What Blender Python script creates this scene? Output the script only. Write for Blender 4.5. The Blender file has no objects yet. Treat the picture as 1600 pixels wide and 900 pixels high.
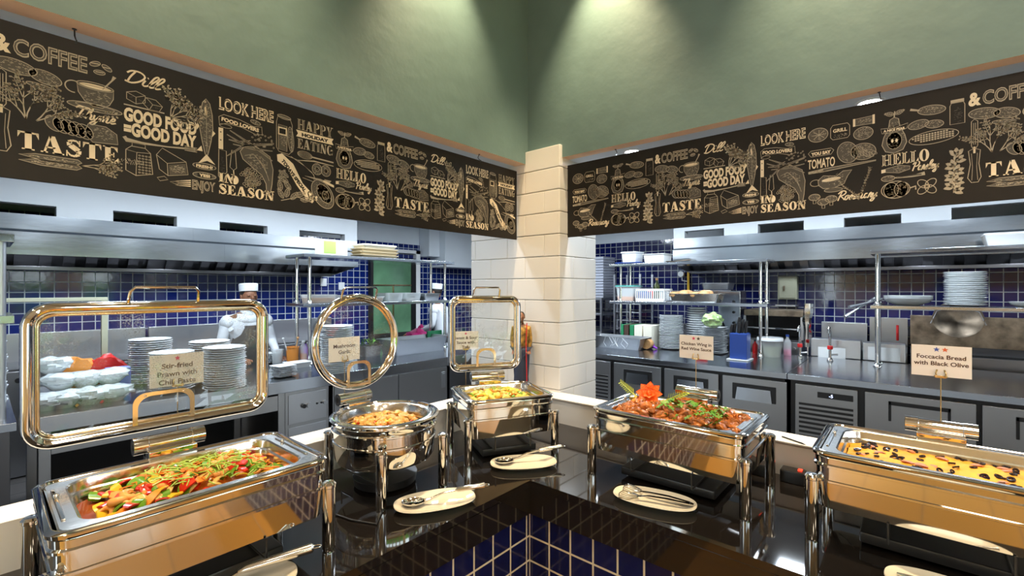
import bpy, bmesh, math, random
from mathutils import Vector, Matrix, noise
random.seed(7)
R = math.radians
scene = bpy.context.scene
COL = scene.collection
# ------------------------------------------------------------------ camera
H = 1.68; F = 723.0; TH = R(40.8); CT, ST = math.cos(TH), math.sin(TH)
cam_d = bpy.data.cameras.new('camera'); cam_d.sensor_width = 36; cam_d.lens = F / 1600 * 36
cam_d.clip_start = .02; cam_d.clip_end = 100
cam = bpy.data.objects.new('camera', cam_d); COL.objects.link(cam)
cam.location = (0, 0, H); cam.rotation_euler = (R(90), 0, TH)
scene.camera = cam
scene.view_settings.view_transform = 'Standard'; scene.view_settings.look = 'None'
scene.view_settings.gamma = 1; scene.view_settings.use_curve_mapping = False
scene.view_settings.exposure = 0.0
scene.cycles.max_bounces = 8; scene.cycles.glossy_bounces = 5; scene.cycles.transparent_max_bounces = 12
scene.cycles.sample_clamp_indirect = 4.0
scene.cycles.caustics_reflective = False; scene.cycles.caustics_refractive = False
scene.cycles.use_denoising = True
# ------------------------------------------------------------------ world: bright overcast day outside the hall windows
w = bpy.data.worlds.new('daylight'); scene.world = w; w.use_nodes = True
w.node_tree.nodes['Background'].inputs[0].default_value = (.82, .95, 1, 1)
w.node_tree.nodes['Background'].inputs[1].default_value = 8.0
# ------------------------------------------------------------------ lights
WARM = (1, .76, .46); COOL = (.80, .90, 1.0); HALLW = (1, .84, .64)
def light(name, typ, loc, power, color, size=.1, rot=(0, 0, 0), cone=None, blend=.5, size_y=None):
    d = bpy.data.lights.new(name, typ); d.energy = power; d.color = color
    if typ == 'AREA':
        d.size = size
        if size_y: d.shape = 'RECTANGLE'; d.size_y = size_y
    else: d.shadow_soft_size = size
    if typ == 'SPOT': d.spot_size = R(cone); d.spot_blend = blend
    o = bpy.data.objects.new(name, d); COL.objects.link(o); o.location = loc; o.rotation_euler = rot
    return o
P_WASH, P_HALL, P_KIT, P_STRIP = 215, 21, 32, 5
WASH_A = [(-1.68, y) for y in (1.62, .52, -.58, -1.7)]
WASH_B = [(x, 2.14) for x in (-1.33, -.2, .93, 2.1)]
for x, y in WASH_A: light('wall_wash_light', 'SPOT', (x, y, 3.84), P_WASH, WARM, .03, (0, R(6), 0), 64, .85)
for x, y in WASH_B: light('wall_wash_light', 'SPOT', (x, y, 3.84), P_WASH, WARM, .03, (R(6), 0, 0), 64, .85)
HALL_L = [(x, y) for x in (.4, 2.2, 4.2) for y in (.6, -1.4)]
for x, y in HALL_L: light('hall_fill_light', 'AREA', (x, y, 3.86), P_HALL, HALLW, .5)  # added warm fill over the hall floor, no fittings behind these
# kitchen downlights: one lamp under each lit ceiling fitting built below
KIT = [(-4.38, y) for y in (.65, 1.7, 2.75, 3.83, 4.9)] + [(x, 5.1) for x in (-3.2, -2.0, -.85, .35)]
for x, y in KIT: light('kitchen_ceiling_light', 'AREA', (x, y, 2.83), P_KIT, COOL, .28)
STRIP_B = [(-2.35, 2.53), (-1.247, 2.53), (-.137, 2.53), (.97, 2.53)]
STRIP_A = [(-2.25, y) for y in (-.6, .5, 1.6)]
for x, y in STRIP_B + STRIP_A: light('soffit_downlight_light', 'AREA', (x, y, 2.47), P_STRIP, COOL, .06)
HOODL = [(-6.35, y) for y in (.4, 1.5, 2.6, 3.6)] + [(x, 6.85) for x in (-2.1, -1.0, .1, .9)]
for x, y in HOODL: light('hood_lamp_light', 'AREA', (x, y, 2.16), 5, COOL, .15)

# ------------------------------------------------------------------ helpers
def ray(px, py): 
    lx = (px - 800) / F
    return Vector((CT * lx - ST, ST * lx + CT, -(py - 450) / F))
def atx(px, py, X): r = ray(px, py); t = X / r.x; return Vector((X, r.y * t, H + r.z * t))
def aty(px, py, Y): r = ray(px, py); t = Y / r.y; return Vector((r.x * t, Y, H + r.z * t))
def atz(px, py, Z): r = ray(px, py); t = (Z - H) / r.z; return Vector((r.x * t, r.y * t, Z))

def newmat(name):
    m = bpy.data.materials.new(name); m.use_nodes = True
    return m, m.node_tree.nodes, m.node_tree.links, m.node_tree.nodes['Principled BSDF']
def mat(name, col, rough=.5, metal=0, bump=0, bscale=60, var=0, vscale=8, stretch=None, spec=.5, coat=0, trans=0, emis=None, es=1, sss=0, aniso=0, alpha=1):
    m, N, L, b = newmat(name)
    b.inputs['Base Color'].default_value = (*col, 1); b.inputs['Roughness'].default_value = rough
    b.inputs['Metallic'].default_value = metal; b.inputs['Specular IOR Level'].default_value = spec
    b.inputs['Coat Weight'].default_value = coat; b.inputs['Transmission Weight'].default_value = trans
    b.inputs['Anisotropic'].default_value = aniso; b.inputs['Alpha'].default_value = alpha
    if sss: b.inputs['Subsurface Weight'].default_value = sss; b.inputs['Subsurface Scale'].default_value = .01
    if emis: b.inputs['Emission Color'].default_value = (*emis, 1); b.inputs['Emission Strength'].default_value = es
    tc = N.new('ShaderNodeTexCoord'); mp = N.new('ShaderNodeMapping'); L.new(tc.outputs['Object'], mp.inputs[0])
    if stretch: mp.inputs['Scale'].default_value = stretch
    if bump:
        n = N.new('ShaderNodeTexNoise'); n.inputs['Scale'].default_value = bscale; n.inputs['Detail'].default_value = 3; L.new(mp.outputs[0], n.inputs[0])
        bp = N.new('ShaderNodeBump'); bp.inputs['Strength'].default_value = bump; bp.inputs['Distance'].default_value = .01
        L.new(n.outputs[0], bp.inputs['Height']); L.new(bp.outputs[0], b.inputs['Normal'])
    n2 = N.new('ShaderNodeTexNoise'); n2.inputs['Scale'].default_value = vscale; n2.inputs['Detail'].default_value = 5; L.new(mp.outputs[0], n2.inputs[0])
    if var:
        r = N.new('ShaderNodeMapRange'); r.inputs['From Min'].default_value = .3; r.inputs['From Max'].default_value = .7
        r.inputs['To Min'].default_value = 1 - var; r.inputs['To Max'].default_value = 1 + var; L.new(n2.outputs[0], r.inputs[0])
        mx = N.new('ShaderNodeVectorMath'); mx.operation = 'SCALE'; mx.inputs[0].default_value = col; L.new(r.outputs[0], mx.inputs['Scale'])
        L.new(mx.outputs[0], b.inputs['Base Color'])
    else:
        r = N.new('ShaderNodeMapRange'); r.inputs['To Min'].default_value = max(0, rough - .03); r.inputs['To Max'].default_value = rough + .03
        L.new(n2.outputs[0], r.inputs[0]); L.new(r.outputs[0], b.inputs['Roughness'])
    return m
def tilemat(name, axes, size, col, grout, mortar, rough=.08, vary=.25, bump=.35, offset=0, origin=(0, 0), height=None, wob=.3):
    m, N, L, b = newmat(name)
    tc = N.new('ShaderNodeTexCoord'); sp = N.new('ShaderNodeSeparateXYZ'); L.new(tc.outputs['Object'], sp.inputs[0])
    cb = N.new('ShaderNodeCombineXYZ')
    for k in (0, 1):
        ad = N.new('ShaderNodeMath'); ad.operation = 'SUBTRACT'; L.new(sp.outputs['XYZ'.index(axes[k])], ad.inputs[0]); ad.inputs[1].default_value = origin[k] - 40 * size
        L.new(ad.outputs[0], cb.inputs[k])
    br = N.new('ShaderNodeTexBrick'); L.new(cb.outputs[0], br.inputs['Vector'])
    br.offset = offset; br.squash = 1; br.inputs['Scale'].default_value = 1
    br.inputs['Brick Width'].default_value = size; br.inputs['Row Height'].default_value = height or size
    br.inputs['Mortar Size'].default_value = mortar; br.inputs['Mortar Smooth'].default_value = .15
    br.inputs['Color1'].default_value = (*col, 1); br.inputs['Color2'].default_value = (*[c * (1 - vary) for c in col], 1)
    br.inputs['Mortar'].default_value = (*grout, 1)
    L.new(br.outputs['Color'], b.inputs['Base Color'])
    mr = N.new('ShaderNodeMapRange'); mr.inputs['To Min'].default_value = rough; mr.inputs['To Max'].default_value = .7
    L.new(br.outputs['Fac'], mr.inputs[0]); L.new(mr.outputs[0], b.inputs['Roughness'])
    n = N.new('ShaderNodeTexNoise'); n.inputs['Scale'].default_value = 14; L.new(cb.outputs[0], n.inputs[0])
    ma = N.new('ShaderNodeMath'); ma.operation = 'MULTIPLY'; L.new(n.outputs[0], ma.inputs[0]); ma.inputs[1].default_value = wob
    sb = N.new('ShaderNodeMath'); sb.operation = 'SUBTRACT'; L.new(ma.outputs[0], sb.inputs[0]); L.new(br.outputs['Fac'], sb.inputs[1])
    bp = N.new('ShaderNodeBump'); bp.inputs['Strength'].default_value = bump; bp.inputs['Distance'].default_value = .004
    L.new(sb.outputs[0], bp.inputs['Height']); L.new(bp.outputs[0], b.inputs['Normal'])
    return m
STEEL = (.62, .64, .66)
MT = dict(
  chrome=mat('polished_steel', (.80, .79, .77), .05, 1), pan=mat('pan_steel', (.72, .70, .67), .16, 1, bump=.05, bscale=30),
  steel=mat('brushed_steel', (.55, .57, .60), .30, 1, bump=.06, bscale=40, stretch=(1, 1, 12)),
  worktop=mat('worktop_steel', (.50, .54, .60), .17, 1, bump=.03, bscale=8),
  hood=mat('hood_steel', (.48, .52, .56), .20, 1, bump=.10, bscale=3, stretch=(1, 1, 3)),
  fridge=mat('fridge_steel', (.44, .45, .46), .30, 1, bump=.05, bscale=30, stretch=(1, 1, 14)),
  dsteel=mat('dark_steel', (.18, .18, .19), .35, 1), oldsteel=mat('greasy_steel', (.28, .22, .16), .4, .8, var=.5, vscale=9),
  black=mat('black_plastic', (.012, .012, .013), .35), rubber=mat('black_cable', (.01, .01, .01), .5),
  dark=mat('dark_void', (.02, .02, .022), .6), white=mat('white_paint', (.80, .82, .84), .6, bump=.05, bscale=20, var=.03, vscale=3),
  kwhite=mat('kitchen_white_paint', (.74, .80, .86), .55, var=.03, vscale=2),
  ledge=mat('white_ledge', (.78, .74, .68), .28, var=.02, vscale=4), ctile=mat('white_glazed_brick', (.80, .78, .74), .18, bump=.02, bscale=25),
  grout=mat('light_grout', (.66, .62, .56), .8), paint=mat('teal_green_paint', (.122, .195, .190), .55, bump=.25, bscale=12, var=.13, vscale=2.2),
  soffit=mat('tan_plaster', (.82, .60, .42), .6, bump=.1, bscale=30, var=.06),
  board=mat('black_board', (.014, .011, .009), .5, var=.1, vscale=20, spec=.25), cream=mat('cream_print', (.80, .68, .50), .55), dim=mat('thin_cream_print', (.44, .38, .29), .55),
  grey=mat('grey_print', (.075, .065, .052), .6), plate=mat('cream_plate', (.86, .80, .66), .12, coat=.4), china=mat('white_china', (.80, .84, .86), .15, coat=.3),
  card=mat('card_paper', (.97, .91, .86), .7), ink=mat('brown_ink', (.08, .035, .02), .7), pinkink=mat('pink_ink', (.75, .08, .2), .7),
  blueink=mat('blue_ink', (.08, .13, .5), .7), redink=mat('red_ink', (.8, .16, .06), .7), darkink=mat('olive_ink', (.1, .07, .04), .7),
  granite=mat('black_granite', (.012, .010, .009), .045, spec=.7, var=.5, vscale=300), brass=mat('brass_clip', (.75, .55, .28), .2, 1),
  skin=mat('skin', (.25, .11, .06), .5, sss=.1), cloth=mat('white_cloth', (.75, .80, .86), .8, bump=.3, bscale=30), apron=mat('dark_apron', (.05, .055, .06), .8),
  hair=mat('dark_hair', (.01, .008, .007), .6), plastic=mat('clear_tub_plastic', (.82, .88, .90), .15, alpha=.38), green=mat('green_board', (.02, .22, .09), .4),
  blue=mat('blue_plastic', (.02, .06, .28), .3), pink=mat('pink_bag_plastic', (.85, .05, .30), .35, bump=.6, bscale=25), red=mat('red_plastic', (.7, .02, .02), .3),
  wrap=mat('cling_film', (.80, .86, .88), .12, bump=.8, bscale=22, alpha=.75), foam=mat('takeaway_foam', (.82, .80, .68), .5), tan=mat('kraft_card', (.55, .45, .28), .6),
  lime=mat('lime_print', (.35, .75, .12), .5), purple=mat('purple_ribbon', (.32, .05, .65), .35), orange=mat('orange_sauce', (.75, .28, .05), .3), 
  wood=mat('tan_wood', (.55, .36, .16), .3, var=.15, vscale=3), leafg=mat('herb_green', (.10, .28, .03), .5, var=.4, vscale=30),
  bread=mat('baked_bun', (.62, .34, .14), .5, var=.3, vscale=12), cab=mat('beige_box', (.45, .46, .34), .5), yellow=mat('yellow_pipe', (.75, .45, .03), .4),
  lampglow=mat('lamp_diffuser', (1, 1, 1), .5, emis=(.9, .96, 1), es=25), warmglow=mat('warm_lamp', (1, .9, .7), .5, emis=(1, .75, .45), es=30),
  olive=mat('olive_glass', (.03, .04, .01), .12), tealp=mat('teal_plastic', (.10, .42, .38), .3), redlit=mat('lit_red_switch', (.8, .03, .02), .3, emis=(1, .05, .02), es=2),
  display=mat('lit_display', (.3, .4, .9), .3, emis=(.6, .7, 1), es=3), hedge=mat('garden_hedge', (.16, .34, .05), .8, bump=1, bscale=8, var=.5, vscale=5),
)
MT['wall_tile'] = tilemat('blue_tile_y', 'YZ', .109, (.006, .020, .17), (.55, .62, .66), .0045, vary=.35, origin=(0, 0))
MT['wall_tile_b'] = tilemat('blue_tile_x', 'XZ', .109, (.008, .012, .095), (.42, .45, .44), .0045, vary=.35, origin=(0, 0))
MT['front_tile_a'] = tilemat('navy_tile_y', 'YZ', .1, (.006, .010, .07), (.66, .60, .45), .004, origin=(1.471, .76))
MT['front_tile_b'] = tilemat('navy_tile_x', 'XZ', .1, (.006, .010, .07), (.66, .60, .45), .004, origin=(-1.19, .76))
MT['floor_tile'] = tilemat('amber_floor', 'XY', .6, (.50, .245, .05), (.35, .2, .08), .006, rough=.3, vary=.1)
MT['kfloor'] = tilemat('kitchen_floor', 'XY', .3, (.10, .09, .085), (.05, .05, .05), .005, rough=.4)
def glassmat(name, fog=.25, tint=(.93, .97, .97), seed=0):
    """thin sheet glass with steam droplets: clear pane, beads that scatter light, a fogged film towards the bottom"""
    m, N, L, b = newmat(name); out = N['Material Output']; N.remove(b)
    tr = N.new('ShaderNodeBsdfTransparent'); tr.inputs[0].default_value = (*tint, 1)
    gl = N.new('ShaderNodeBsdfGlossy'); gl.inputs[1].default_value = .02; fr = N.new('ShaderNodeFresnel'); fr.inputs[0].default_value = 1.5
    mx = N.new('ShaderNodeMixShader'); L.new(fr.outputs[0], mx.inputs[0]); L.new(tr.outputs[0], mx.inputs[1]); L.new(gl.outputs[0], mx.inputs[2])
    tc = N.new('ShaderNodeTexCoord')
    vo = N.new('ShaderNodeTexVoronoi'); vo.inputs['Scale'].default_value = 190; L.new(tc.outputs['Object'], vo.inputs[0])
    lt = N.new('ShaderNodeMath'); lt.operation = 'LESS_THAN'; L.new(vo.outputs['Distance'], lt.inputs[0]); lt.inputs[1].default_value = .42
    no = N.new('ShaderNodeTexNoise'); no.inputs['Scale'].default_value = 7; no.inputs['Detail'].default_value = 4; L.new(tc.outputs['Object'], no.inputs[0])
    mr = N.new('ShaderNodeMapRange'); mr.inputs['From Min'].default_value = .51; mr.inputs['From Max'].default_value = .64; L.new(no.outputs[0], mr.inputs[0])
    mul = N.new('ShaderNodeMath'); mul.operation = 'MULTIPLY'; L.new(lt.outputs[0], mul.inputs[0]); L.new(mr.outputs[0], mul.inputs[1])
    m2 = N.new('ShaderNodeMath'); m2.operation = 'MULTIPLY_ADD'; L.new(mul.outputs[0], m2.inputs[0]); m2.inputs[1].default_value = fog
    m3 = N.new('ShaderNodeMath'); m3.operation = 'MULTIPLY'; L.new(mr.outputs[0], m3.inputs[0]); m3.inputs[1].default_value = fog * .28; L.new(m3.outputs[0], m2.inputs[2])
    df = N.new('ShaderNodeBsdfPrincipled'); df.inputs['Base Color'].default_value = (.75, .82, .84, 1); df.inputs['Roughness'].default_value = .25
    bp = N.new('ShaderNodeBump'); bp.inputs['Strength'].default_value = .6; bp.inputs['Distance'].default_value = .003; L.new(vo.outputs['Distance'], bp.inputs['Height']); L.new(bp.outputs[0], df.inputs['Normal'])
    m4 = N.new('ShaderNodeMixShader'); L.new(m2.outputs[0], m4.inputs[0]); L.new(mx.outputs[0], m4.inputs[1]); L.new(df.outputs[0], m4.inputs[2])
    L.new(m4.outputs[0], out.inputs[0]); return m
MT['lidglass'] = glassmat('steamed_lid_glass', .30, (.97, .99, .99)); MT['clear'] = glassmat('clear_glass', .12)

def ident(x): return x
class B:
    """mesh builder"""
    def __init__(s): s.bm = bmesh.new(); s.wn = False
    def face(s, vs, mi=0):
        try: f = s.bm.faces.new([s.bm.verts.new(v) for v in vs]); f.material_index = mi; return f
        except ValueError: return None
    def box(s, x0, x1, y0, y1, z0, z1, bev=0, mi=0, M=None):
        t = bmesh.new(); bmesh.ops.create_cube(t, size=1)
        for v in t.verts: v.co = Vector(((x0 + x1) / 2 + v.co.x * (x1 - x0), (y0 + y1) / 2 + v.co.y * (y1 - y0), (z0 + z1) / 2 + v.co.z * (z1 - z0)))
        if bev: s.wn = True; bmesh.ops.bevel(t, geom=t.edges[:], offset=min(bev, abs(x1 - x0) * .49, abs(y1 - y0) * .49, abs(z1 - z0) * .49), segments=2, affect='EDGES', profile=.5)
        return s.merge(t, mi, M)
    def merge(s, t, mi=0, M=None):
        mp = {}
        for v in t.verts: mp[v] = s.bm.verts.new(M @ v.co if M else v.co)
        for f in t.faces:
            g = s.bm.faces.new([mp[v] for v in f.verts]); g.material_index = mi
        t.free(); return s
    def loft(s, rings, caps=(1, 1), closed=True, mi=0, loop=False):
        vr = [[s.bm.verts.new(p) for p in r] for r in rings]; n = len(vr[0])
        prs = list(zip(vr, vr[1:])) + ([(vr[-1], vr[0])] if loop else [])
        for a, b in prs:
            for i in range(n if closed else n - 1):
                j = (i + 1) % n
                try: s.bm.faces.new((a[i], a[j], b[j], b[i])).material_index = mi
                except ValueError: pass
        if not loop:
            if caps[0]: s.bm.faces.new(vr[0][::-1]).material_index = mi
            if caps[1]: s.bm.faces.new(vr[-1]).material_index = mi
        return s
    def lathe(s, prof, c=(0, 0, 0), seg=32, sx=1, sy=1, mi=0, caps=(0, 0), wav=0, nw=12):
        rings = []
        for r, z in prof:
            r = max(r, 1e-5)
            rings.append([(c[0] + sx * r * (1 + wav * math.cos(nw * 2 * math.pi * i / seg)) * math.cos(2 * math.pi * i / seg), c[1] + sy * r * (1 + wav * math.cos(nw * 2 * math.pi * i / seg)) * math.sin(2 * math.pi * i / seg), c[2] + z) for i in range(seg)])
        return s.loft(rings, caps, mi=mi)
    def tube(s, pts, r, seg=10, closed=False, mi=0, caps=(1, 1)):
        pts = [Vector(p) for p in pts]; n = len(pts); rings = []
        up = None
        for i, p in enumerate(pts):
            a = pts[(i - 1) % n] if (closed or i > 0) else p; b = pts[(i + 1) % n] if (closed or i < n - 1) else p
            t = (b - a).normalized()
            if up is None:
                up = Vector((0, 0, 1)) if abs(t.z) < .9 else Vector((1, 0, 0))
            u = (up - t * up.dot(t)).normalized(); up = u; v = t.cross(u)
            rr = r[i] if isinstance(r, (list, tuple)) else r
            rings.append([p + (u * math.cos(2 * math.pi * k / seg) + v * math.sin(2 * math.pi * k / seg)) * rr for k in range(seg)])
        return s.loft(rings, caps, mi=mi, loop=closed)
    def cyl(s, p0, p1, r, seg=16, mi=0, r1=None): return s.tube([p0, p1], [r, r if r1 is None else r1], seg, mi=mi)
    def sph(s, c, r, seg=12, mi=0, M=None, rough=0, sd=0):
        t = bmesh.new(); bmesh.ops.create_uvsphere(t, u_segments=seg, v_segments=max(6, seg * 2 // 3), radius=1)
        r = r if isinstance(r, (tuple, list)) else (r, r, r)
        for v in t.verts:
            k = 1 + (rough * noise.noise(v.co * 2.3 + Vector((sd * 7.3, sd, 0))) if rough else 0)
            v.co = Vector((v.co.x * r[0] * k, v.co.y * r[1] * k, v.co.z * r[2] * k))
            if M: v.co = M @ v.co
            v.co += Vector(c)
        return s.merge(t, mi)
    def prism(s, poly, z0, z1, mi=0):
        return s.loft([[(x, y, z0) for x, y in poly], [(x, y, z1) for x, y in poly]], mi=mi)
    def obj(s, name, mats, parent=None, sharp=35, M=None, loc=None, rot=None, normals=True):
        if M: bmesh.ops.transform(s.bm, matrix=M, verts=s.bm.verts)
        if normals: bmesh.ops.recalc_face_normals(s.bm, faces=s.bm.faces)
        me = bpy.data.meshes.new(name); s.bm.to_mesh(me); s.bm.free()
        for m in (mats if isinstance(mats, (list, tuple)) else [mats]): me.materials.append(MT[m] if isinstance(m, str) else m)
        if sharp:
            me.polygons.foreach_set('use_smooth', [True] * len(me.polygons)); me.set_sharp_from_angle(angle=R(sharp))
        o = bpy.data.objects.new(name, me); COL.objects.link(o); o.parent = parent
        if s.wn and sharp: wm = o.modifiers.new('weighted_normal', 'WEIGHTED_NORMAL'); wm.keep_sharp = True; wm.weight = 80
        if loc is not None: o.location = loc
        if rot is not None: o.rotation_euler = rot
        return o
def tag(o, label, cat, group=None):
    o['label'] = label; o['category'] = cat
    if group: o['group'] = group
    return o
def empty(name, loc, rz=0, label=None, cat=None, group=None, rot=None):
    o = bpy.data.objects.new(name, None); COL.objects.link(o); o.empty_display_size = .05
    o.location = loc; o.rotation_euler = rot or (0, 0, rz)
    if label: tag(o, label, cat, group)
    return o
def copy_tree(o, parent=None):
    c = o.copy(); COL.objects.link(c); c.parent = parent
    for ch in list(o.children): copy_tree(ch, c)
    return c
def struct(o): o['kind'] = 'structure'; return o
def stuff(o): o['kind'] = 'stuff'; return o
def rr(hx, hy, r, z, n=5, cx=0, cy=0):
    """rounded rectangle ring"""
    r = min(r, hx * .999, hy * .999); P = []
    for qx, qy, a0 in ((1, 1, 0), (-1, 1, 90), (-1, -1, 180), (1, -1, 270)):
        for k in range(n + 1):
            a = R(a0 + 90 * k / n); P.append((cx + qx * (hx - r) + r * math.cos(a), cy + qy * (hy - r) + r * math.sin(a), z))
    return P
_tc = {}
def text_mesh(s, size=1, bold=0, sx=1, shear=0, align='CENTER', spacing=1.0):
    """text as flat polygons: list of (verts, faces) in the XY plane"""
    key = (s, bold, shear, align, spacing)
    if key not in _tc:
        cu = bpy.data.curves.new('t', 'FONT'); cu.body = s; cu.size = 1; cu.offset = bold; cu.shear = shear; cu.align_x = align; cu.align_y = 'BOTTOM_BASELINE'; cu.space_character = spacing
        cu.resolution_u = 3; o = bpy.data.objects.new('t', cu); COL.objects.link(o)
        bpy.context.view_layer.update(); me = bpy.data.meshes.new_from_object(o.evaluated_get(bpy.context.evaluated_depsgraph_get()))
        _tc[key] = ([tuple(v.co) for v in me.vertices], [tuple(p.vertices) for p in me.polygons])
        bpy.data.objects.remove(o); bpy.data.curves.remove(cu); bpy.data.meshes.remove(me)
    V, Fc = _tc[key]
    return [(x * size * sx, y * size, 0) for x, y, z in V], Fc
def put(b, tm, M, mi=0):
    V, Fc = tm; vs = [b.bm.verts.new(M @ Vector(v)) for v in V]
    for f in Fc:
        try: b.bm.faces.new([vs[i] for i in f]).material_index = mi
        except ValueError: pass
# ================================================================== STRUCTURE
GA, GB, ZS = -1.90, 2.36, 2.485           # soffit wall planes and underside height
def sbox(name, m, x0, x1, y0, y1, z0, z1, bev=0): 
    return struct(B().box(x0, x1, y0, y1, z0, z1, bev).obj(name, m))
# hall
sbox('floor', 'floor_tile', -1.19, 7, -5, GB, -.05, 0)
sbox('floor_kitchen', 'kfloor', -7.2, 3.2, -2.2, 7.6, -.12, -.052)
MT['hallceil'] = mat('brown_ceiling', (.34, .25, .16), .6, var=.05)
sbox('ceiling', 'hallceil', -2.0, 7.2, -5.2, 2.5, 3.95, 4.05)
def soff(name, x0, x1, y0, y1, side):
    b = B().box(x0, x1, y0, y1, ZS, 3.95)
    for f in b.bm.faces:
        if f.calc_center_median().z < ZS + .01: f.material_index = 1
    return struct(b.obj(name, ['paint', 'soffit'], sharp=0, normals=True))
def soffmat(o):
    me = o.data
    for p in me.polygons: p.material_index = 1 if p.normal.z < -.9 else 0
soffmat(soff('wall_left', GA - .09, GA, -5, GB, 0)); soffmat(soff('wall_right', GA - .09, 7, GB, GB + .075, 1))
# far hall walls with daylight openings
def wallwin(name, x0, x1, y0, y1, holes, z1=3.95):
    """wall along y (or x) with rectangular openings (a0, a1, zb, zt)"""
    b = B(); along_y = (y1 - y0) > (x1 - x0); a0, a1 = (y0, y1) if along_y else (x0, x1); cur = a0
    def bx(p, q, zb, zt):
        if q - p > .001 and zt - zb > .001:
            b.box(x0, x1, p, q, zb, zt) if along_y else b.box(p, q, y0, y1, zb, zt)
    for h0, h1, zb, zt in holes:
        bx(cur, h0, 0, z1); bx(h0, h1, 0, zb); bx(h0, h1, zt, z1); cur = h1
    bx(cur, a1, 0, z1); return struct(b.obj(name, 'hallwall', sharp=0))
MT['hallwall'] = mat('ochre_wall', (.55, .36, .16), .6, var=.08, vscale=2)
wallwin('wall_far', 7, 7.15, -5, GB, [(y, y + .95, .35, 2.5) for y in (-4.2, -3.0, -1.8, -.6, .6)])
wallwin('wall_back', -2, 7, -5.15, -5, [(x, x + 1.0, .3, 2.5) for x in (3.2, 5.0)])
def window(n, along_y, a0, a1, zb, zt, p):
    b = B()
    def bx(u0, u1, z0, z1, t=.03):
        b.box(p - t, p + t, u0, u1, z0, z1) if along_y else b.box(u0, u1, p - t, p + t, z0, z1)
    bx(a0, a0 + .05, zb, zt); bx(a1 - .05, a1, zb, zt); bx(a0, a1, zb, zb + .05); bx(a0, a1, zt - .05, zt); bx((a0 + a1) / 2 - .02, (a0 + a1) / 2 + .02, zb, zt); bx(a0, a1, 1.7, 1.74)
    return struct(b.obj('window_%d' % n, 'dsteel', sharp=0))
for i, y in enumerate((-4.2, -3.0, -1.8, -.6, .6)): window(i + 1, True, y, y + .95, .35, 2.5, 7.07)
for i, x in enumerate((3.2, 5.0)): window(i + 6, False, x, x + 1.0, .3, 2.5, -5.07)
struct(B().box(10, 10.8, -7, 5, -.1, 1.5).box(10.2, 10.6, -7, 5, 1.4, 1.9).obj('wall_garden', 'hedge'))
struct(B().box(7.3, 14, -9, 7, -.3, -.06).obj('ground_garden', 'hedge'))
# kitchen shell
KA, KB = -6.9, 7.35
KZ = 2.95
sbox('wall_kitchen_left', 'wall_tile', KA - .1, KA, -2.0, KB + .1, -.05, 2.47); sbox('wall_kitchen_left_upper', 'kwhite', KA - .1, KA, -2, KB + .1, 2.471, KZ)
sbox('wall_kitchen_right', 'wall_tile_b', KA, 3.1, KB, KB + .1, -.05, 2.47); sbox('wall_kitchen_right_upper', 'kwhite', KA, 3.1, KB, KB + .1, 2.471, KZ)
sbox('wall_kitchen_end', 'kwhite', KA, GA - .1, -2.1, -2.0, -.05, KZ); sbox('wall_kitchen_side', 'kwhite', 3.1, 3.2, GB + .1, KB + .1, -.05, KZ)
# ceilings: a dropped white strip behind each soffit, the kitchen ceiling higher beyond it
struct(B().box(-2.9, GA - .091, -2.0, GB + .6, ZS, ZS + .05).obj('ceiling_strip_left', 'kwhite'))
struct(B().box(GA - .091, 3.1, GB + .076, GB + 1.15, ZS, ZS + .05).obj('ceiling_strip_right', 'kwhite'))
struct(B().box(KA, -2.9, -2, KB, KZ, KZ + .05).box(-2.9, 3.1, GB + .6, KB, KZ, KZ + .05).obj('ceiling_kitchen', 'kwhite'))
struct(B().box(-2.94, -2.9, -2, GB + 1.15, ZS, KZ).box(-2.9, 3.1, GB + 1.11, GB + 1.15, ZS + .05, KZ).obj('trim_1', 'kwhite'))
# bulkheads with dark slots above the extractor hoods
def bulkhead(name, along_y, p0, p1, a0, a1, holes, zb=2.33):
    b = B(); cur = a0
    def bx(u0, u1, z0, z1): b.box(p0, p1, u0, u1, z0, z1) if along_y else b.box(u0, u1, p0, p1, z0, z1)
    for h0, h1, zt in holes:
        bx(cur, h0, zb, KZ); bx(h0, h1, zt, KZ); cur = h1
    bx(cur, a1, zb, KZ); return struct(b.obj(name, 'kwhite', sharp=0))
XH, YH = -5.9, 6.4
hl = []
for px0, px1, py in ((-60, 89, 316), (178, 278, 332), (345, 420, 347), (470, 541, 360)):
    p = atx(px0, py, XH); q = atx(px1, py, XH); hl.append((p.y, q.y, min(atx(px1, py + 6, XH).z, 2.52)))
pe = atx(560, 380, XH).y
bulkhead('wall_bulkhead_left', True, XH - .16, XH - .036, -2, pe, hl)
hr = []
for px0, px1, py in ((1068, 1130, 357), (1183, 1255, 346), (1318, 1408, 336), (1487, 1680, 320)):
    p = aty(px0, py, YH); q = aty(px1, py, YH); hr.append((p.x, q.x, min(aty(px0, py + 4, YH).z, 2.5)))
bulkhead('wall_bulkhead_right', False, YH + .036, YH + .16, aty(1051, 390, YH).x, 3.1, hr, 2.36)
# white duct box on the left kitchen wall beside the column
p = atx(693, 400, -6.5); q = atx(760, 400, -6.5)
struct(B().box(-6.9, -6.45, p.y, q.y, 2.06, KZ, .02).box(-6.9, -6.6, p.y - .25, p.y, 2.25, KZ, .02).obj('wall_duct_box', 'kwhite'))
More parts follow.
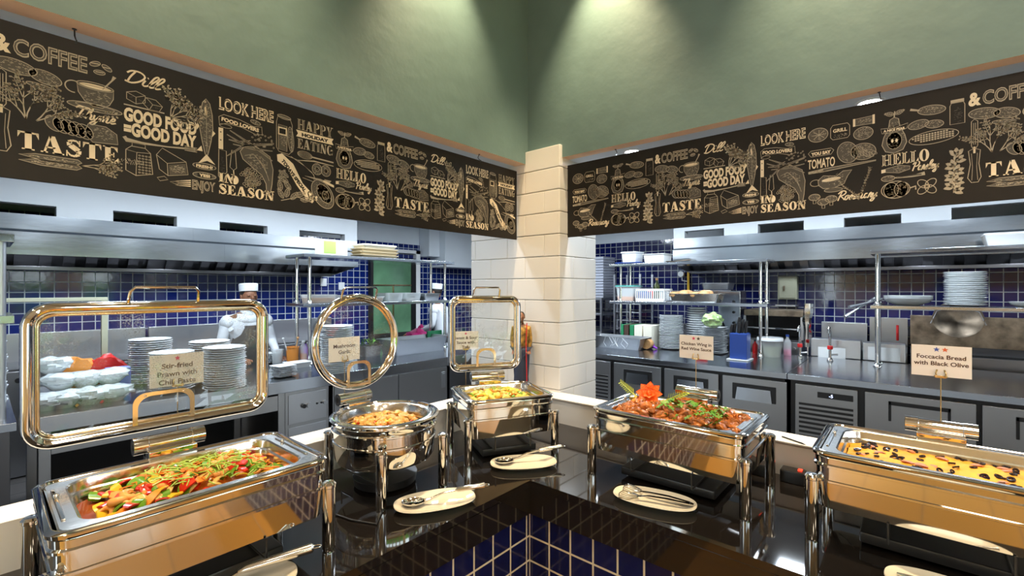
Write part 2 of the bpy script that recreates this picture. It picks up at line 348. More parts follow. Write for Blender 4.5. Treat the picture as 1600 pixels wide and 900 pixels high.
# ---- column of white bevelled glazed bricks
CX0, CX1, CY0, CY1, CZ = -2.405, -1.635, 2.34, 2.764, 2.565
b = B().box(CX0 + .004, CX1 - .004, CY0 + .004, CY1 - .004, -.05, CZ - .004); L_, h_ = .306, .1375
zt = CZ; row = 0
while zt > .9:
    zb = zt - h_
    off = .268 if row % 2 else .115
    x1 = CX1
    nx = CX1 - off if not (row == 0) else CX1 - .268
    while x1 > CX0 + .001:
        x0 = max(nx, CX0)
        if row == 0 and x1 == CX1: x0 = max(CX1 - .268, CX0)
        # above the soffit underside only the part in front of the right-hand wall shows
        b.box(x0, x1, CY0 - .006, CY0 + .01, zb + .0012, zt - .0012, .006)
        x1 = x0 - .0; nx = x0 - L_
    y0 = CY0 - .006; ny = CY0 + (.15 if row % 2 else .30)
    while y0 < CY1 - .001:
        y1 = min(ny, CY1); b.box(CX1 - .01, CX1 + .006, y0, y1, zb + .0012, zt - .0012, .006); y0 = y1; ny = y1 + L_
    zt = zb; row += 1
col = struct(b.obj('column_corner', 'ctile', sharp=30))
# ---- counter: black granite L, granite apron, navy tile front, white ledge behind
EA, EB, UA, UB, CT_ = -1.173, 1.471, -1.875, 2.20, .90
def L2(x_out, y_out, x_in, y_in, z0, z1, name, m, bev=0, far_y=-2.0, far_x=3.1):
    """L-shaped slab; inner edge towards the hall at x_in / y_in"""
    poly = [(x_in, far_y), (x_in, y_in), (far_x, y_in), (far_x, y_out), (x_out, y_out), (x_out, far_y)]
    b = B().prism(poly, z0, z1)
    if bev: bmesh.ops.bevel(b.bm, geom=[e for e in b.bm.edges], offset=bev, segments=2, affect='EDGES')
    return b.obj(name, m, sharp=30)
ctr = empty('buffet_counter', (-1.5, 1.8, 0), 0, 'L-shaped buffet counter with polished black granite top and navy tiled front', 'counter')
def par(o, p): o.parent = p; o.matrix_parent_inverse = Matrix.Translation(p.location).inverted(); return o
par(L2(UA - .05, UB + .05, EA, EB, .87, .90, 'countertop', 'granite', .0025), ctr)
par(L2(EA - .03, EB + .03, EA - .004, EB + .004, .76, .87, 'apron', 'granite'), ctr)
b = B(); b.box(EA - .06, EA - .018, -2, EB + .018, 0, .76); par(b.obj('tiled_front', 'front_tile_a', sharp=0), ctr)
b = B(); b.box(EA - .0181, 3.1, EB + .018, EB + .06, 0, .76); par(b.obj('tiled_front', 'front_tile_b', sharp=0), ctr)
lg = empty('counter_ledge', (-1.95, 2.27, 0), 0, 'white L-shaped ledge wall standing behind the black buffet counter', 'ledge')
par(L2(UA - .15, UB + .15, UA, UB, -.05, 1.04, 'upstand', 'ledge', .006), lg)
# ---- hook-hung boards are built later; downlights in the dropped strip
def downlight(loc, name, label, r=.041, m='lampglow', g=None):
    e = empty(name, loc, 0, label, 'ceiling light', g)
    B().lathe([(r * 1.35, 0), (r * 1.38, -.003), (r * 1.15, -.006), (r, -.004), (r, 0)], seg=24).obj('trim_ring', 'white', e)
    B().lathe([(0, -.0015), (r, -.0015)], seg=24).obj('lens', m, e, sharp=0); return e
names = ['', 'bright recessed downlight above the left end of the right-hand food board', 'bright recessed downlight above the middle of the right-hand food board', '']
for i, (x, y) in enumerate(STRIP_B): downlight((x, y, ZS), 'recessed_downlight', names[i] or 'recessed downlight in the white soffit strip over the right-hand kitchen', g='recessed downlights')
for x, y in STRIP_A: downlight((x, y, ZS), 'recessed_downlight', 'recessed downlight in the white strip behind the left-hand board', g='downlights behind the left board')
for x, y in KIT: downlight((x, y, KZ), 'kitchen_downlight', 'round cool-white ceiling lamp over the kitchen aisle', .15, g='kitchen ceiling lamps')
for x, y in WASH_A + WASH_B: downlight((x, y, 3.95), 'wall_washer', 'warm ceiling spotlight washing down the green wall', .05, 'warmglow', 'wall washers')
# ================================================================== CHAFING DISHES
def tube_rr(hy, hz, r, a, bx, cz, n=8, seg=12, x=0):
    """rounded rectangular tubular frame in the YZ plane, section a (in plane) by bx (depth)"""
    rings = []
    base = rr(hy, hz, r, 0, n)
    cen = [(p[0], p[1]) for p in base]; inner = rr(hy - .01, hz - .01, max(r - .01, .001), 0, n)
    for (y, z), q in zip(cen, inner):
        d = Vector((y - q[0], z - q[1])); d.normalize()
        rings.append([(x + bx * math.sin(2 * math.pi * k / seg), y + d.x * a * math.cos(2 * math.pi * k / seg), cz + z + d.y * a * math.cos(2 * math.pi * k / seg)) for k in range(seg)])
    return rings
def legs(root, pts, r=.019, h=.19):
    for x, y in pts:
        B().lathe([(0, 0), (r * .9, 0), (r, .006), (r, h - .004), (r * 1.1, h - .002), (r * 1.1, h + .006), (r * .8, h + .012), (0, h + .013)], (x, y, 0), 20).obj('leg', 'chrome', root)
def hinge(root, x, z=.312, ln=.09, r=.0255):
    h = empty('hinge', (x, 0, z)); h.parent = root
    rings = []
    b = B(); prof = [(-ln, r * .55), (-ln, r), (-ln * .62, r), (-ln * .6, r * .93), (ln * .6, r * .93), (ln * .62, r), (ln, r), (ln, r * .55)]
    b.loft([[(rad * math.cos(2 * math.pi * k / 24), y, rad * math.sin(2 * math.pi * k / 24)) for k in range(24)] for y, rad in prof])
    b.obj('barrel', 'chrome', h)
    b = B().box(-.012, .05, -ln * .68, ln * .68, -.038, -.012, .004).box(-.02, .012, -ln * .68, ln * .68, -.06, -.015, .004); b.obj('bracket', 'chrome', h)
    for s in (-1, 1):
        B().cyl((0, s * ln, 0), (0, s * (ln + .001), 0), r * .5).obj('end_cap', 'black', h)
    return h
STAR = [(math.sin(k * math.pi / 5) * (1 if k % 2 == 0 else .42), math.cos(k * math.pi / 5) * (1 if k % 2 == 0 else .42)) for k in range(10)]
def dish_card(root_loc, rz, lines, stars, label, rod=.14, ph=.105, pw=.15, ty=0, size=.0225):
    """A6 food card clipped on a rod behind the hinge; local +X faces the customer"""
    e = empty('dish_card', root_loc, rz, label, 'sign')
    e_ = B().tube([(0, 0, 0), (0, 0, rod)], .0016, 8).lathe([(.008, 0), (.008, .003), (.002, .004)], seg=12).obj('rod', 'brass', e)
    b = B().box(-.004, .005, -.014, .014, rod - .004, rod + .004, .001)
    for s in (-1, 1):
        b.tube([(.004, s * .010, rod), (.006, s * .013, rod + .012), (.004, s * .009, rod + .024)], .0022, 8).sph((.005, s * .013, rod + .002), .0045, 8)
    b.obj('clip', 'brass', e)
    c = B().box(-.0012, 0, -pw / 2, pw / 2, rod, rod + ph, 0).obj('card', 'card', e, sharp=0)
    b = B(); n = len(lines)
    M0 = Matrix(((0, 0, 1, .0006), (1, 0, 0, 0), (0, 1, 0, 0), (0, 0, 0, 1)))
    for i, t in enumerate(lines):
        put(b, text_mesh(t, size, .022, 1.08), Matrix.Translation((0, ty, rod + ph - .045 - i * size * 1.18)) @ M0, 0)
    for i, mi in enumerate(stars):
        cx = (i - (len(stars) - 1) / 2) * .021
        b.face([(.0006, cx + .009 * u, rod + ph - .0135 + .009 * v) for u, v in STAR], mi)
    b.obj('printed_lettering', ['ink', 'pinkink', 'blueink', 'redink', 'darkink'], c, sharp=0, normals=False)
    return e
def chafer(loc, rz, hx, hy, label, lid=True, glass_r=.05, hinge_dx=.035, half=False):
    e = empty('chafing_dish', loc, rz, label, 'chafing dish')
    rings = []
    for z, o, r in ((.105, -.022, .03), (.108, -.016, .034), (.186, -.010, .038), (.188, -.006, .04), (.194, -.006, .04), (.196, -.010, .038), (.232, -.010, .038), (.235, -.003, .042), (.241, -.003, .042), (.245, -.007, .04), (.262, -.006, .042), (.268, 0, .045), (.276, .001, .046), (.280, -.004, .043), (.281, -.012, .04)):
        rings.append(rr(hx + o, hy + o, r, z, 6))
    B().loft(rings, (1, 0)).loft([rr(hx - .012, hy - .012, .04, .281, 6), rr(hx - .018, hy - .018, .035, .274, 6), rr(hx - .02, hy - .02, .034, .268, 6)], (0, 0)).obj('water_pan', 'chrome', e, sharp=40)
    ex = .045 if not half else .03; ey = .06 if not half else .035
    rings = [rr(hx - .019, hy - .021, .03, .273, 6), rr(hx - .021, hy - .024, .03, .2765, 6), rr(hx - ex + .004, hy - ey + .004, .052, .2765, 6), rr(hx - ex, hy - ey, .05, .273, 6), rr(hx - ex - .004, hy - ey - .004, .048, .252, 6), rr(hx - ex - .010, hy - ey - .010, .046, .248, 6), rr(hx - ex - .018, hy - ey - .018, .045, .212, 6)]
    B().loft(rings, (0, 1)).obj('food_pan', 'pan', e, sharp=22)
    legs(e, [(sx * (hx - .016), sy * (hy - .002)) for sx in (1, -1) for sy in (1, -1)])
    b = B().box(-hx * .7, hx * .7, -hy * .62, hy * .62, .012, .045, .006)
    for s in (-1, 1): b.tube([(-hx + .01, s * hy * .4, .11), (-hx + .012, s * hy * .4, .05), (hx - .012, s * hy * .4, .05), (hx - .01, s * hy * .4, .11)], .003, 8)
    b.obj('heater_tray', 'black', e)
    # rim studs at the short ends
    for sy in (-1, 1):
        B().box(-hx * .55, hx * .55, sy * (hy - .034) - .004, sy * (hy - .034) + .004, .2765, .280, .0015).sph((-hx * .28, sy * (hy - .036), .281), .006, 10).obj('lid_seat', 'chrome', e)
    hinge(e, -hx - .03)
    return e
def lid_rect(e, x, hy, z0, z1, r=.05, hw=.09, dw=.08, y0=0):
    """opened glass lid standing upright behind the dish"""
    g = empty('lid', (x, y0, 0)); g.parent = e; cz = (z0 + z1) / 2; hz = (z1 - z0) / 2
    B().loft(tube_rr(hy - .016, hz - .016, r, .016, .021, cz), loop=True).obj('lid_frame', 'chrome', g)
    B().loft(tube_rr(hy - .035, hz - .035, r * .7, .0045, .007, cz), loop=True).obj('inner_trim', 'brasstrim', g)
    b = B(); n = 14
    def gp(u, v, t): return (t - .022 * (1 - u * u) * (1 - v * v), u * (hy - .024), cz + v * (hz - .024))
    for t in (0,):
        b.loft([[gp(-1 + 2 * i / n, -1 + 2 * j / n, t) for i in range(n + 1)] for j in range(n + 1)], (0, 0), closed=False)
    b.obj('lid_glass', 'lidglass', g, sharp=0)
    P = [(.012, -hw, z1 - .004), (.03, -hw * .97, z1 + .03), (.035, -hw * .85, z1 + .042), (.035, hw * .85, z1 + .042), (.03, hw * .97, z1 + .03), (.012, hw, z1 - .004)]
    B().tube(P, .0048, 10).obj('handle', 'chrome', g)
    dplate(g, dw, z0, .012); return g
def dplate(g, dw, z0, x):
    """flat D-shaped lid bracket around a cut-out, just in front of the pane"""
    def ring(o, z): return [(yy, zz) for yy, zz in [(-dw + o, z0 + .012 + o * .8)] + [((-dw + o + .035) - (.035) * math.cos(R(a)), z0 + .075 - o * .9 + .035 * math.sin(R(a)) + .012) for a in range(0, 91, 15)] + [((dw - o - .035) + .035 * math.sin(R(a)), z0 + .075 - o * .9 + .035 * math.cos(R(a)) + .012) for a in range(0, 91, 15)] + [(dw - o, z0 + .012 + o * .8)]]
    a = ring(0, 0); c = ring(.0125, 0); b = B()
    b.loft([[(x, *p) for p in a], [(x + .004, *p) for p in a], [(x + .004, *p) for p in c], [(x, *p) for p in c]], loop=True)
    for s in (-1, 1): b.sph((x + .004, s * dw * .62, z0 + .113), .004, 8)
    b.obj('hinge_bracket', 'brasstrim', g)
MT['brasstrim'] = mat('warm_polished_steel', (.86, .70, .50), .12, 1)
hxA, hyA = .20, .30
D1 = chafer((-1.50, .39, CT_), 0, hxA, hyA, 'long polished chafing dish of stir-fried prawn with big open rectangular glass lid')
lid_rect(D1, -.30, .315, .335, .74)
D4 = chafer((-.7225, 1.877, CT_), R(-90), .195, .30, 'long polished chafing dish of saucy red chicken wings with lid taken off')
D5 = chafer((.073, 1.885, CT_), R(-90), .20, .31, 'long polished chafing dish of yellow focaccia bread with lid taken off')
D3 = chafer((-1.523, 1.68, CT_), R(-28), .18, .215, 'small square chafing dish in the counter corner with open square glass lid', half=True)
lid_rect(D3, -.245, .205, .335, .74, r=.045, hw=.075, dw=.055)
# round one
D2 = empty('round_chafing_dish', (-1.60, 1.075, CT_), 0, 'round polished chafing dish of mushroom garlic with open circular glass lid', 'chafing dish')
R2 = .212
prof = [(0, .105), (R2 - .05, .105), (R2 - .028, .112), (R2 - .02, .125), (R2 - .016, .186), (R2 - .012, .188), (R2 - .012, .194), (R2 - .016, .196), (R2 - .015, .230), (R2 - .008, .234), (R2 - .008, .240), (R2 - .013, .244), (R2 - .008, .262), (R2, .268), (R2, .276), (R2 - .006, .281), (R2 - .014, .281), (R2 - .018, .272)]
B().lathe(prof, seg=72).obj('water_pan', 'chrome', D2, sharp=40)
B().lathe([(R2 - .018, .272), (R2 - .022, .2765), (R2 - .044, .2765), (R2 - .048, .272), (R2 - .054, .215), (R2 - .07, .208), (0, .208)], seg=72).obj('food_pan', 'pan', D2, sharp=50)
legs(D2, [(.185, -.142), (.185, .142), (-.185, -.142), (-.185, .142)])
B().lathe([(0, .01), (.12, .01), (.125, .04), (0, .045)], seg=32).tube([(-.16, -.1, .1), (-.16, -.1, .05), (.16, -.1, .05), (.16, -.1, .1)], .003, 8).obj('heater_tray', 'black', D2)
hinge(D2, -R2 - .025, .305, .075)
g = empty('lid', (-.262, .03, 0)); g.parent = D2; zc = .543; RL = .2
rings = []
for i in range(72):
    a = 2 * math.pi * i / 72; ca, sa = math.cos(a), math.sin(a)
    rings.append([(.017 * math.sin(2 * math.pi * k / 12), (RL - .002 + .014 * math.cos(2 * math.pi * k / 12)) * ca, zc + (RL - .002 + .014 * math.cos(2 * math.pi * k / 12)) * sa) for k in range(12)])
B().loft(rings, loop=True).obj('lid_frame', 'chrome', g)
rings = [[(.006 * math.sin(2 * math.pi * k / 8), (RL - .019 + .004 * math.cos(2 * math.pi * k / 8)) * math.cos(2 * math.pi * i / 64), zc + (RL - .019 + .004 * math.cos(2 * math.pi * k / 8)) * math.sin(2 * math.pi * i / 64)) for k in range(8)] for i in range(64)]
B().loft(rings, loop=True).obj('inner_trim', 'brasstrim', g)
b = B(); b.loft([[(-.022 * (1 - (rr_ / RL) ** 2), rr_ * math.cos(2 * math.pi * i / 48), zc + rr_ * math.sin(2 * math.pi * i / 48)) for i in range(48)] for rr_ in (.001, .05, .1, .15, RL - .012)], (1, 0)); b.obj('lid_glass', 'lidglass', g, sharp=0)
B().tube([(.01, -.085, zc + RL - .02), (.03, -.082, zc + RL + .03), (.035, -.072, zc + RL + .04), (.035, .072, zc + RL + .04), (.03, .082, zc + RL + .03), (.01, .085, zc + RL - .02)], .0048, 10).obj('handle', 'chrome', g)
dplate(g, .058, .337, .014)
dish_card((-1.855, .44, 1.19), 0, ['Stir-fried', 'Prawn with', 'Chili Paste'], [1], 'white card reading Stir-fried Prawn with Chili Paste behind the big lid', .165)
dish_card((-1.915, 1.075, 1.19), 0, ['Mushroom', 'Garlic'], [], 'white card reading Mushroom Garlic behind the round lid', .165)
dish_card((-1.95, 1.85, 1.04), R(-32), ['Sweet & Sour', 'Sauce with', 'Tofu'], [1], 'white card reading Sweet and Sour Sauce partly behind the square lid', .285)
dish_card((-.7365, 2.125, 1.20), R(-90), ['Chicken Wing in', 'Red Wine Sauce'], [1, 4], 'white card reading Chicken Wing in Red Wine Sauce on a thin rod', .16, size=.0185)
dish_card((.075, 2.13, 1.20), R(-90), ['Foccacia Bread', 'with Black Olive'], [2, 3], 'white card reading Foccacia Bread with Black Olive on a thin rod', .18, size=.019)
# ================================================================== FOOD BOARDS: drawings in millimetres on each panel, printed on the boards
class Art:
    def __init__(s, w): s.w = w; s.P = []                       # polygons: (pts, material, layer)
    def poly(s, pts, mi=0, ly=1): s.P.append(([(float(x), float(y)) for x, y in pts], mi, ly)); return s
    def rect(s, x0, y0, x1, y1, mi=0, ly=1): return s.poly([(x0, y0), (x1, y0), (x1, y1), (x0, y1)], mi, ly)
    def stroke(s, pts, wd=1.6, mi=1, ly=1, closed=False):
        n = len(pts); L = []; Rr = []
        for i in range(n):
            a = pts[(i - 1) % n] if (closed or i) else pts[i]; b = pts[(i + 1) % n] if (closed or i < n - 1) else pts[i]
            dx, dy = b[0] - a[0], b[1] - a[1]; d = math.hypot(dx, dy) or 1
            w_ = (wd[i] if isinstance(wd, (list, tuple)) else wd) / 2
            L.append((pts[i][0] - dy / d * w_, pts[i][1] + dx / d * w_)); Rr.append((pts[i][0] + dy / d * w_, pts[i][1] - dx / d * w_))
        for i in range(n if closed else n - 1):
            j = (i + 1) % n; s.poly([L[i], L[j], Rr[j], Rr[i]], mi, ly)
        return s
    @staticmethod
    def ell(cx, cy, rx, ry, rot=0, a0=0, a1=360, n=28):
        c, t = math.cos(R(rot)), math.sin(R(rot)); out = []
        full = abs(a1 - a0) >= 360
        for i in range(n if full else n + 1):
            a = R(a0 + (a1 - a0) * i / n); x, y = rx * math.cos(a), ry * math.sin(a); out.append((cx + x * c - y * t, cy + x * t + y * c))
        return out
    def oval(s, cx, cy, rx, ry, rot=0, w=1.8, mi=1, fill=None, spk=0, smi=1, ly=1):
        if fill is not None: s.poly(s.ell(cx, cy, rx, ry, rot), fill, ly - 1)
        if spk: s.speck(cx, cy, rx * .85, ry * .85, rot, spk, smi)
        return s.stroke(s.ell(cx, cy, rx, ry, rot), w, mi, ly, True)
    def speck(s, cx, cy, rx, ry, rot, n, mi=1, ln=5, w=1.1, ang=None):
        c, t = math.cos(R(rot)), math.sin(R(rot))
        for _ in range(n):
            a = random.uniform(0, 6.28); q = math.sqrt(random.random()); x, y = rx * q * math.cos(a), ry * q * math.sin(a)
            X, Y = cx + x * c - y * t, cy + x * t + y * c; g = R(rot if ang is None else ang) + random.uniform(-.3, .3); l = ln * random.uniform(.4, 1)
            s.stroke([(X, Y), (X + l * math.cos(g), Y + l * math.sin(g))], w, mi, 1)
        return s
    def text(s, t, x, y, size, sx=1, bold=.03, mi=0, rot=0, shear=0, width=None, align='LEFT', ly=1):
        V, Fc = text_mesh(t, size, bold, sx, shear, 'LEFT')
        x0, x1 = min(v[0] for v in V), max(v[0] for v in V)
        k = width / (x1 - x0) if width else 1; ofs = (x0 + x1) / 2 if align == 'CENTER' else x0; c, q = math.cos(R(rot)), math.sin(R(rot))
        W = [((vx - ofs) * k, vy) for vx, vy, _ in V]; W = [(x + a * c - b_ * q, y + a * q + b_ * c) for a, b_ in W]
        for f in Fc: s.poly([W[i] for i in f], mi, ly)
        return s
    def glyphs(s, t, x, y, h, width, mi=0, hollow=0, ly=1):
        """fat-faced serif capitals"""
        G = {'T': .88, 'A': 1.0, 'E': .78, 'I': .46, 'N': .97, 'O': .92, 'S': .72, 'H': .98, 'L': .74, 'P': .82, 'Y': .92, 'G': .92, ' ': .4}
        tot = sum(G[c] + .06 for c in t) - .06; k = width / tot; ox = 0
        fat, se = (.28, .07)
        for c in t:
            Q = []
            r = lambda a, b_, d, e: Q.append([(a, b_), (d, b_), (d, e), (a, e)])
            if c == 'T': r(0, .91, .85, 1); r(.29, 0, .57, 1); r(.17, 0, .69, se); Q += [[(0, .64), (.14, .95), (0, .95)], [(.86, .64), (.86, .95), (.72, .95)]]
            if c == 'A': Q += [[(.36, 1), (.6, 1), (.93, 0), (.58, 0)], [(.36, 1), (.46, 1), (.2, 0), (.1, 0)]]; r(.22, .28, .62, .36); r(0, 0, .3, se); r(.5, 0, 1, se)
            if c == 'E': r(.1, 0, .1 + fat, 1); r(0, .93, .7, 1); r(0, 0, .74, se); r(.3, .47, .55, .54); r(.5, .36, .56, .65); Q += [[(.72, 1), (.52, .95), (.72, .68)], [(.76, 0), (.76, .35), (.52, .05)]]
            if c == 'L': r(.1, 0, .1 + fat, 1); r(0, .93, .5, 1); r(0, 0, .72, se); Q += [[(.74, 0), (.74, .4), (.5, .05)]]
            if c == 'I': r(.08, 0, .08 + fat, 1); r(0, 0, .44, se); r(0, .93, .44, 1)
            if c == 'H': r(.08, 0, .32, 1); r(.62, 0, .86, 1); r(.3, .46, .64, .54); r(0, 0, .42, se); r(0, .93, .42, 1); r(.54, 0, .95, se); r(.54, .93, .95, 1)
            if c == 'P': r(.08, 0, .34, 1); r(0, 0, .44, se); r(0, .93, .4, 1); Q += [[(.3, 1), (.55, 1), (.78, .85), (.8, .72), (.62, .72), (.5, .94), (.3, .94)], [(.8, .72), (.78, .55), (.55, .42), (.3, .42), (.3, .48), (.5, .48), (.62, .72)]]
            if c == 'Y': Q += [[(.05, 1), (.36, 1), (.6, .45), (.34, .45)], [(.74, 1), (.84, 1), (.56, .45), (.46, .45)]]; r(.34, 0, .6, .48); r(.22, 0, .72, se); r(0, .93, .45, 1); r(.62, .93, .95, 1)
            if c == 'N': Q += [[(.05, 1), (.34, 1), (.88, 0), (.6, 0)]]; r(.12, 0, .2, 1); r(.76, 0, .84, 1); r(0, 0, .34, se); r(.62, .93, .97, 1); r(0, .93, .3, 1)
            if c in 'OG':
                o = Art.ell(.45, .5, .44, .52); i_ = Art.ell(.45, .5, .16, .45); n = len(o)
                Q += [[o[j], o[(j + 1) % n], i_[(j + 1) % n], i_[j]] for j in range(n) if not (c == 'G' and j in (1, 2, 3))]
                if c == 'G': r(.6, .05, .88, .45); r(.5, .4, .95, .46)
            if c == 'S':
                pts = [(.62, .76), (.5, .95), (.3, .96), (.14, .84), (.2, .66), (.4, .52), (.58, .38), (.6, .18), (.42, .04), (.22, .06), (.07, .26)]; wd = [.05, .1, .12, .2, .28, .3, .28, .2, .12, .1, .05]
                for j in range(len(pts) - 1):
                    (a, b_), (d, e) = pts[j], pts[j + 1]; q = math.hypot(d - a, e - b_); nx, ny = -(e - b_) / q, (d - a) / q; w0, w1 = wd[j] / 2, wd[j + 1] / 2
                    Q.append([(a + nx * w0, b_ + ny * w0), (d + nx * w1, e + ny * w1), (d - nx * w1, e - ny * w1), (a - nx * w0, b_ - ny * w0)])
                r(.6, .66, .66, 1); r(.03, 0, .09, .34)
            for q in Q:
                s.poly([(x + (ox + a) * k, y + b_ * h) for a, b_ in q], mi, ly)
            if hollow:
                stems = {'H': [(.15, .25), (.69, .79)], 'E': [(.2, .28)], 'L': [(.2, .28)], 'P': [(.16, .26)], 'A': [], 'T': [(.38, .48)], 'I': [(.17, .27)], 'Y': [(.42, .52)]}
                for a, d in stems.get(c, []): s.rect(x + (ox + a) * k, y + .13 * h, x + (ox + d) * k, y + .87 * h, 3, 2)
            ox += G[c] + .06
        return s
    def script(s, t, x, y, h, width, mi=0, rot=0):
        """brush-script lettering from hand-laid pen strokes"""
        S = dict(
         D=(.75, [[(.25, 1.0), (.15, .5), (.12, .04)], [(-.05, .78), (.1, 1.02), (.45, 1.05), (.72, .75), (.6, .3), (.3, .02), (.0, .1)]]),
         T=(.6, [[(-.1, .85), (.05, 1.05), (.4, .98), (.75, 1.05)], [(.35, 1), (.25, .5), (.15, 0)]]),
         S=(.6, [[(.6, .85), (.45, 1.05), (.2, .9), (.3, .6), (.45, .3), (.25, 0), (-.05, .12)]]),
         P=(.6, [[(.25, 1), (.15, .5), (.08, -.05)], [(-.05, .75), (.2, 1.05), (.55, 1), (.6, .7), (.4, .5), (.2, .5)]]),
         R=(.65, [[(.25, 1), (.15, .5), (.08, -.05)], [(-.05, .75), (.2, 1.05), (.55, 1), (.6, .75), (.4, .55), (.2, .52), (.45, .25), (.65, 0)]]),
         i=(.25, [[(.05, .5), (.0, .15), (.1, 0), (.28, .12)], [(.1, .72), (.13, .76)]]), l=(.26, [[(.0, .15), (.28, .8), (.25, 1.05), (.12, .9), (.03, .3), (.1, 0), (.3, .12)]]),
         h=(.42, [[(.0, .15), (.22, .8), (.2, 1.05), (.1, .9), (.0, 0)], [(.02, .3), (.2, .5), (.28, .35), (.26, .08), (.34, 0), (.45, .12)]]),
         y=(.4, [[(.02, .5), (.03, .15), (.15, .05), (.32, .45)], [(.34, .5), (.26, 0), (.12, -.4), (-.08, -.35), (.1, -.1), (.42, .12)]]),
         m=(.6, [[(.05, .5), (.0, 0)], [(.02, .3), (.15, .5), (.22, .4), (.18, 0)], [(.2, .3), (.35, .5), (.42, .38), (.38, .08), (.48, 0), (.6, .12)]]),
         e=(.36, [[(.0, .15), (.22, .3), (.22, .5), (.1, .48), (.02, .2), (.12, 0), (.36, .12)]]), o=(.38, [[(.2, .5), (.03, .35), (.06, .02), (.22, .05), (.28, .35), (.2, .5), (.38, .4)]]),
         a=(.4, [[(.3, .45), (.1, .48), (.02, .15), (.12, 0), (.28, .2), (.32, .5)], [(.32, .5), (.27, .12), (.34, 0), (.44, .12)]]),
         g=(.4, [[(.3, .45), (.1, .48), (.02, .15), (.12, 0), (.28, .2), (.32, .5)], [(.32, .5), (.24, 0), (.1, -.38), (-.08, -.3), (.1, -.1), (.42, .12)]]),
         s=(.32, [[(.0, .1), (.2, .55), (.26, .2), (.15, 0), (.02, .05)], [(.15, 0), (.34, .12)]]), r=(.32, [[(.0, .1), (.1, .55), (.2, .45), (.2, .1), (.28, 0), (.36, .12)]]))
        tot = sum(S[c][0] for c in t); k = width / tot; ox = 0; c0, s0 = math.cos(R(rot)), math.sin(R(rot))
        for c in t:
            for st in S[c][1]:
                P = [((ox + a + b_ * .22) * k, b_ * h) for a, b_ in st]
                if len(P) > 2:      # smooth
                    Q = [P[0]]
                    for j in range(len(P) - 1):
                        p0, p1, p2, p3 = P[max(j - 1, 0)], P[j], P[j + 1], P[min(j + 2, len(P) - 1)]
                        for u in (.33, .66, 1): Q.append(tuple(.5 * (2 * p1[m] + (p2[m] - p0[m]) * u + (2 * p0[m] - 5 * p1[m] + 4 * p2[m] - p3[m]) * u * u + (3 * p1[m] - p0[m] - 3 * p2[m] + p3[m]) * u ** 3) for m in (0, 1)))
                    P = Q
                P = [(x + a * c0 - b_ * s0, y + a * s0 + b_ * c0) for a, b_ in P]
                s.stroke(P, h * .13, mi)
            ox += S[c][0]
        return s
    def branch(s, x, y, ang, ln, depth=0, leaf='dot', mi=1, w=3, spread=28, k=5):
        px, py, a = x, y, ang; P = [(x, y)]
        for i in range(k):
            a += random.uniform(-8, 8); px += ln / k * math.cos(R(a)); py += ln / k * math.sin(R(a)); P.append((px, py))
            if depth and i in (1, 2, 3):
                for sg in ((-1, 1) if i == 2 else (random.choice((-1, 1)),)): s.branch(px, py, a + sg * random.uniform(spread * .7, spread * 1.3), ln * .55, depth - 1, leaf, mi, w * .65, spread)
            elif i:
                for sg in (-1, 1):
                    for _ in range(2):
                        g = a + sg * random.uniform(35, 80); r_ = random.uniform(4, 8)
                        if leaf == 'dot': s.stroke([(px, py), (px + r_ * math.cos(R(g)), py + r_ * math.sin(R(g)))], 1.1, mi); s.oval(px + r_ * math.cos(R(g)), py + r_ * math.sin(R(g)), 1.8, 1.4, g, 1, mi)
                        elif leaf == 'needle': s.stroke([(px, py), (px + 1.5 * r_ * math.cos(R(g * .5 + a * .5)), py + 1.5 * r_ * math.sin(R(g * .5 + a * .5)))], [2, .6], mi)
                        else: s.poly(s.ell(px + r_ * 1.3 * math.cos(R(g)), py + r_ * 1.3 * math.sin(R(g)), r_ * .62, r_ * .34, g, n=8), mi, 1)
        s.stroke(P, [w * (1 - .6 * i / k) for i in range(k + 1)], mi); return s
def leafshape(A, x, y, ln, wd, rot, mi=1, fill=None, veins=5):
    c, t = math.cos(R(rot)), math.sin(R(rot)); T = lambda u, v: (x + u * c - v * t, y + u * t + v * c)
    P = [T(ln * i / 10, wd * math.sin(math.pi * (i / 10) ** .8)) for i in range(11)] + [T(ln * i / 10, -wd * math.sin(math.pi * (i / 10) ** .8)) for i in range(9, 0, -1)]
    if fill is not None: A.poly(P, fill, 0)
    A.stroke(P, 1.5, mi, 1, True); A.stroke([T(0, 0), T(ln * .95, 0)], 1.2, mi)
    for i in range(1, veins): A.stroke([T(ln * i / veins, 0), T(ln * (i + .7) / veins, wd * .6)], .9, mi); A.stroke([T(ln * i / veins, 0), T(ln * (i + .7) / veins, -wd * .6)], .9, mi)
def shaded(A, P, mi=1, fill=2, n=30, w=1.8):
    A.poly(P, fill, 0); A.stroke(P, w, mi, 1, True)
    xs = [p[0] for p in P]; ys = [p[1] for p in P]; cx, cy = sum(xs) / len(P), sum(ys) / len(P)
    A.speck(cx, cy, (max(xs) - min(xs)) * .38, (max(ys) - min(ys)) * .38, 0, n, mi, 6, 1)
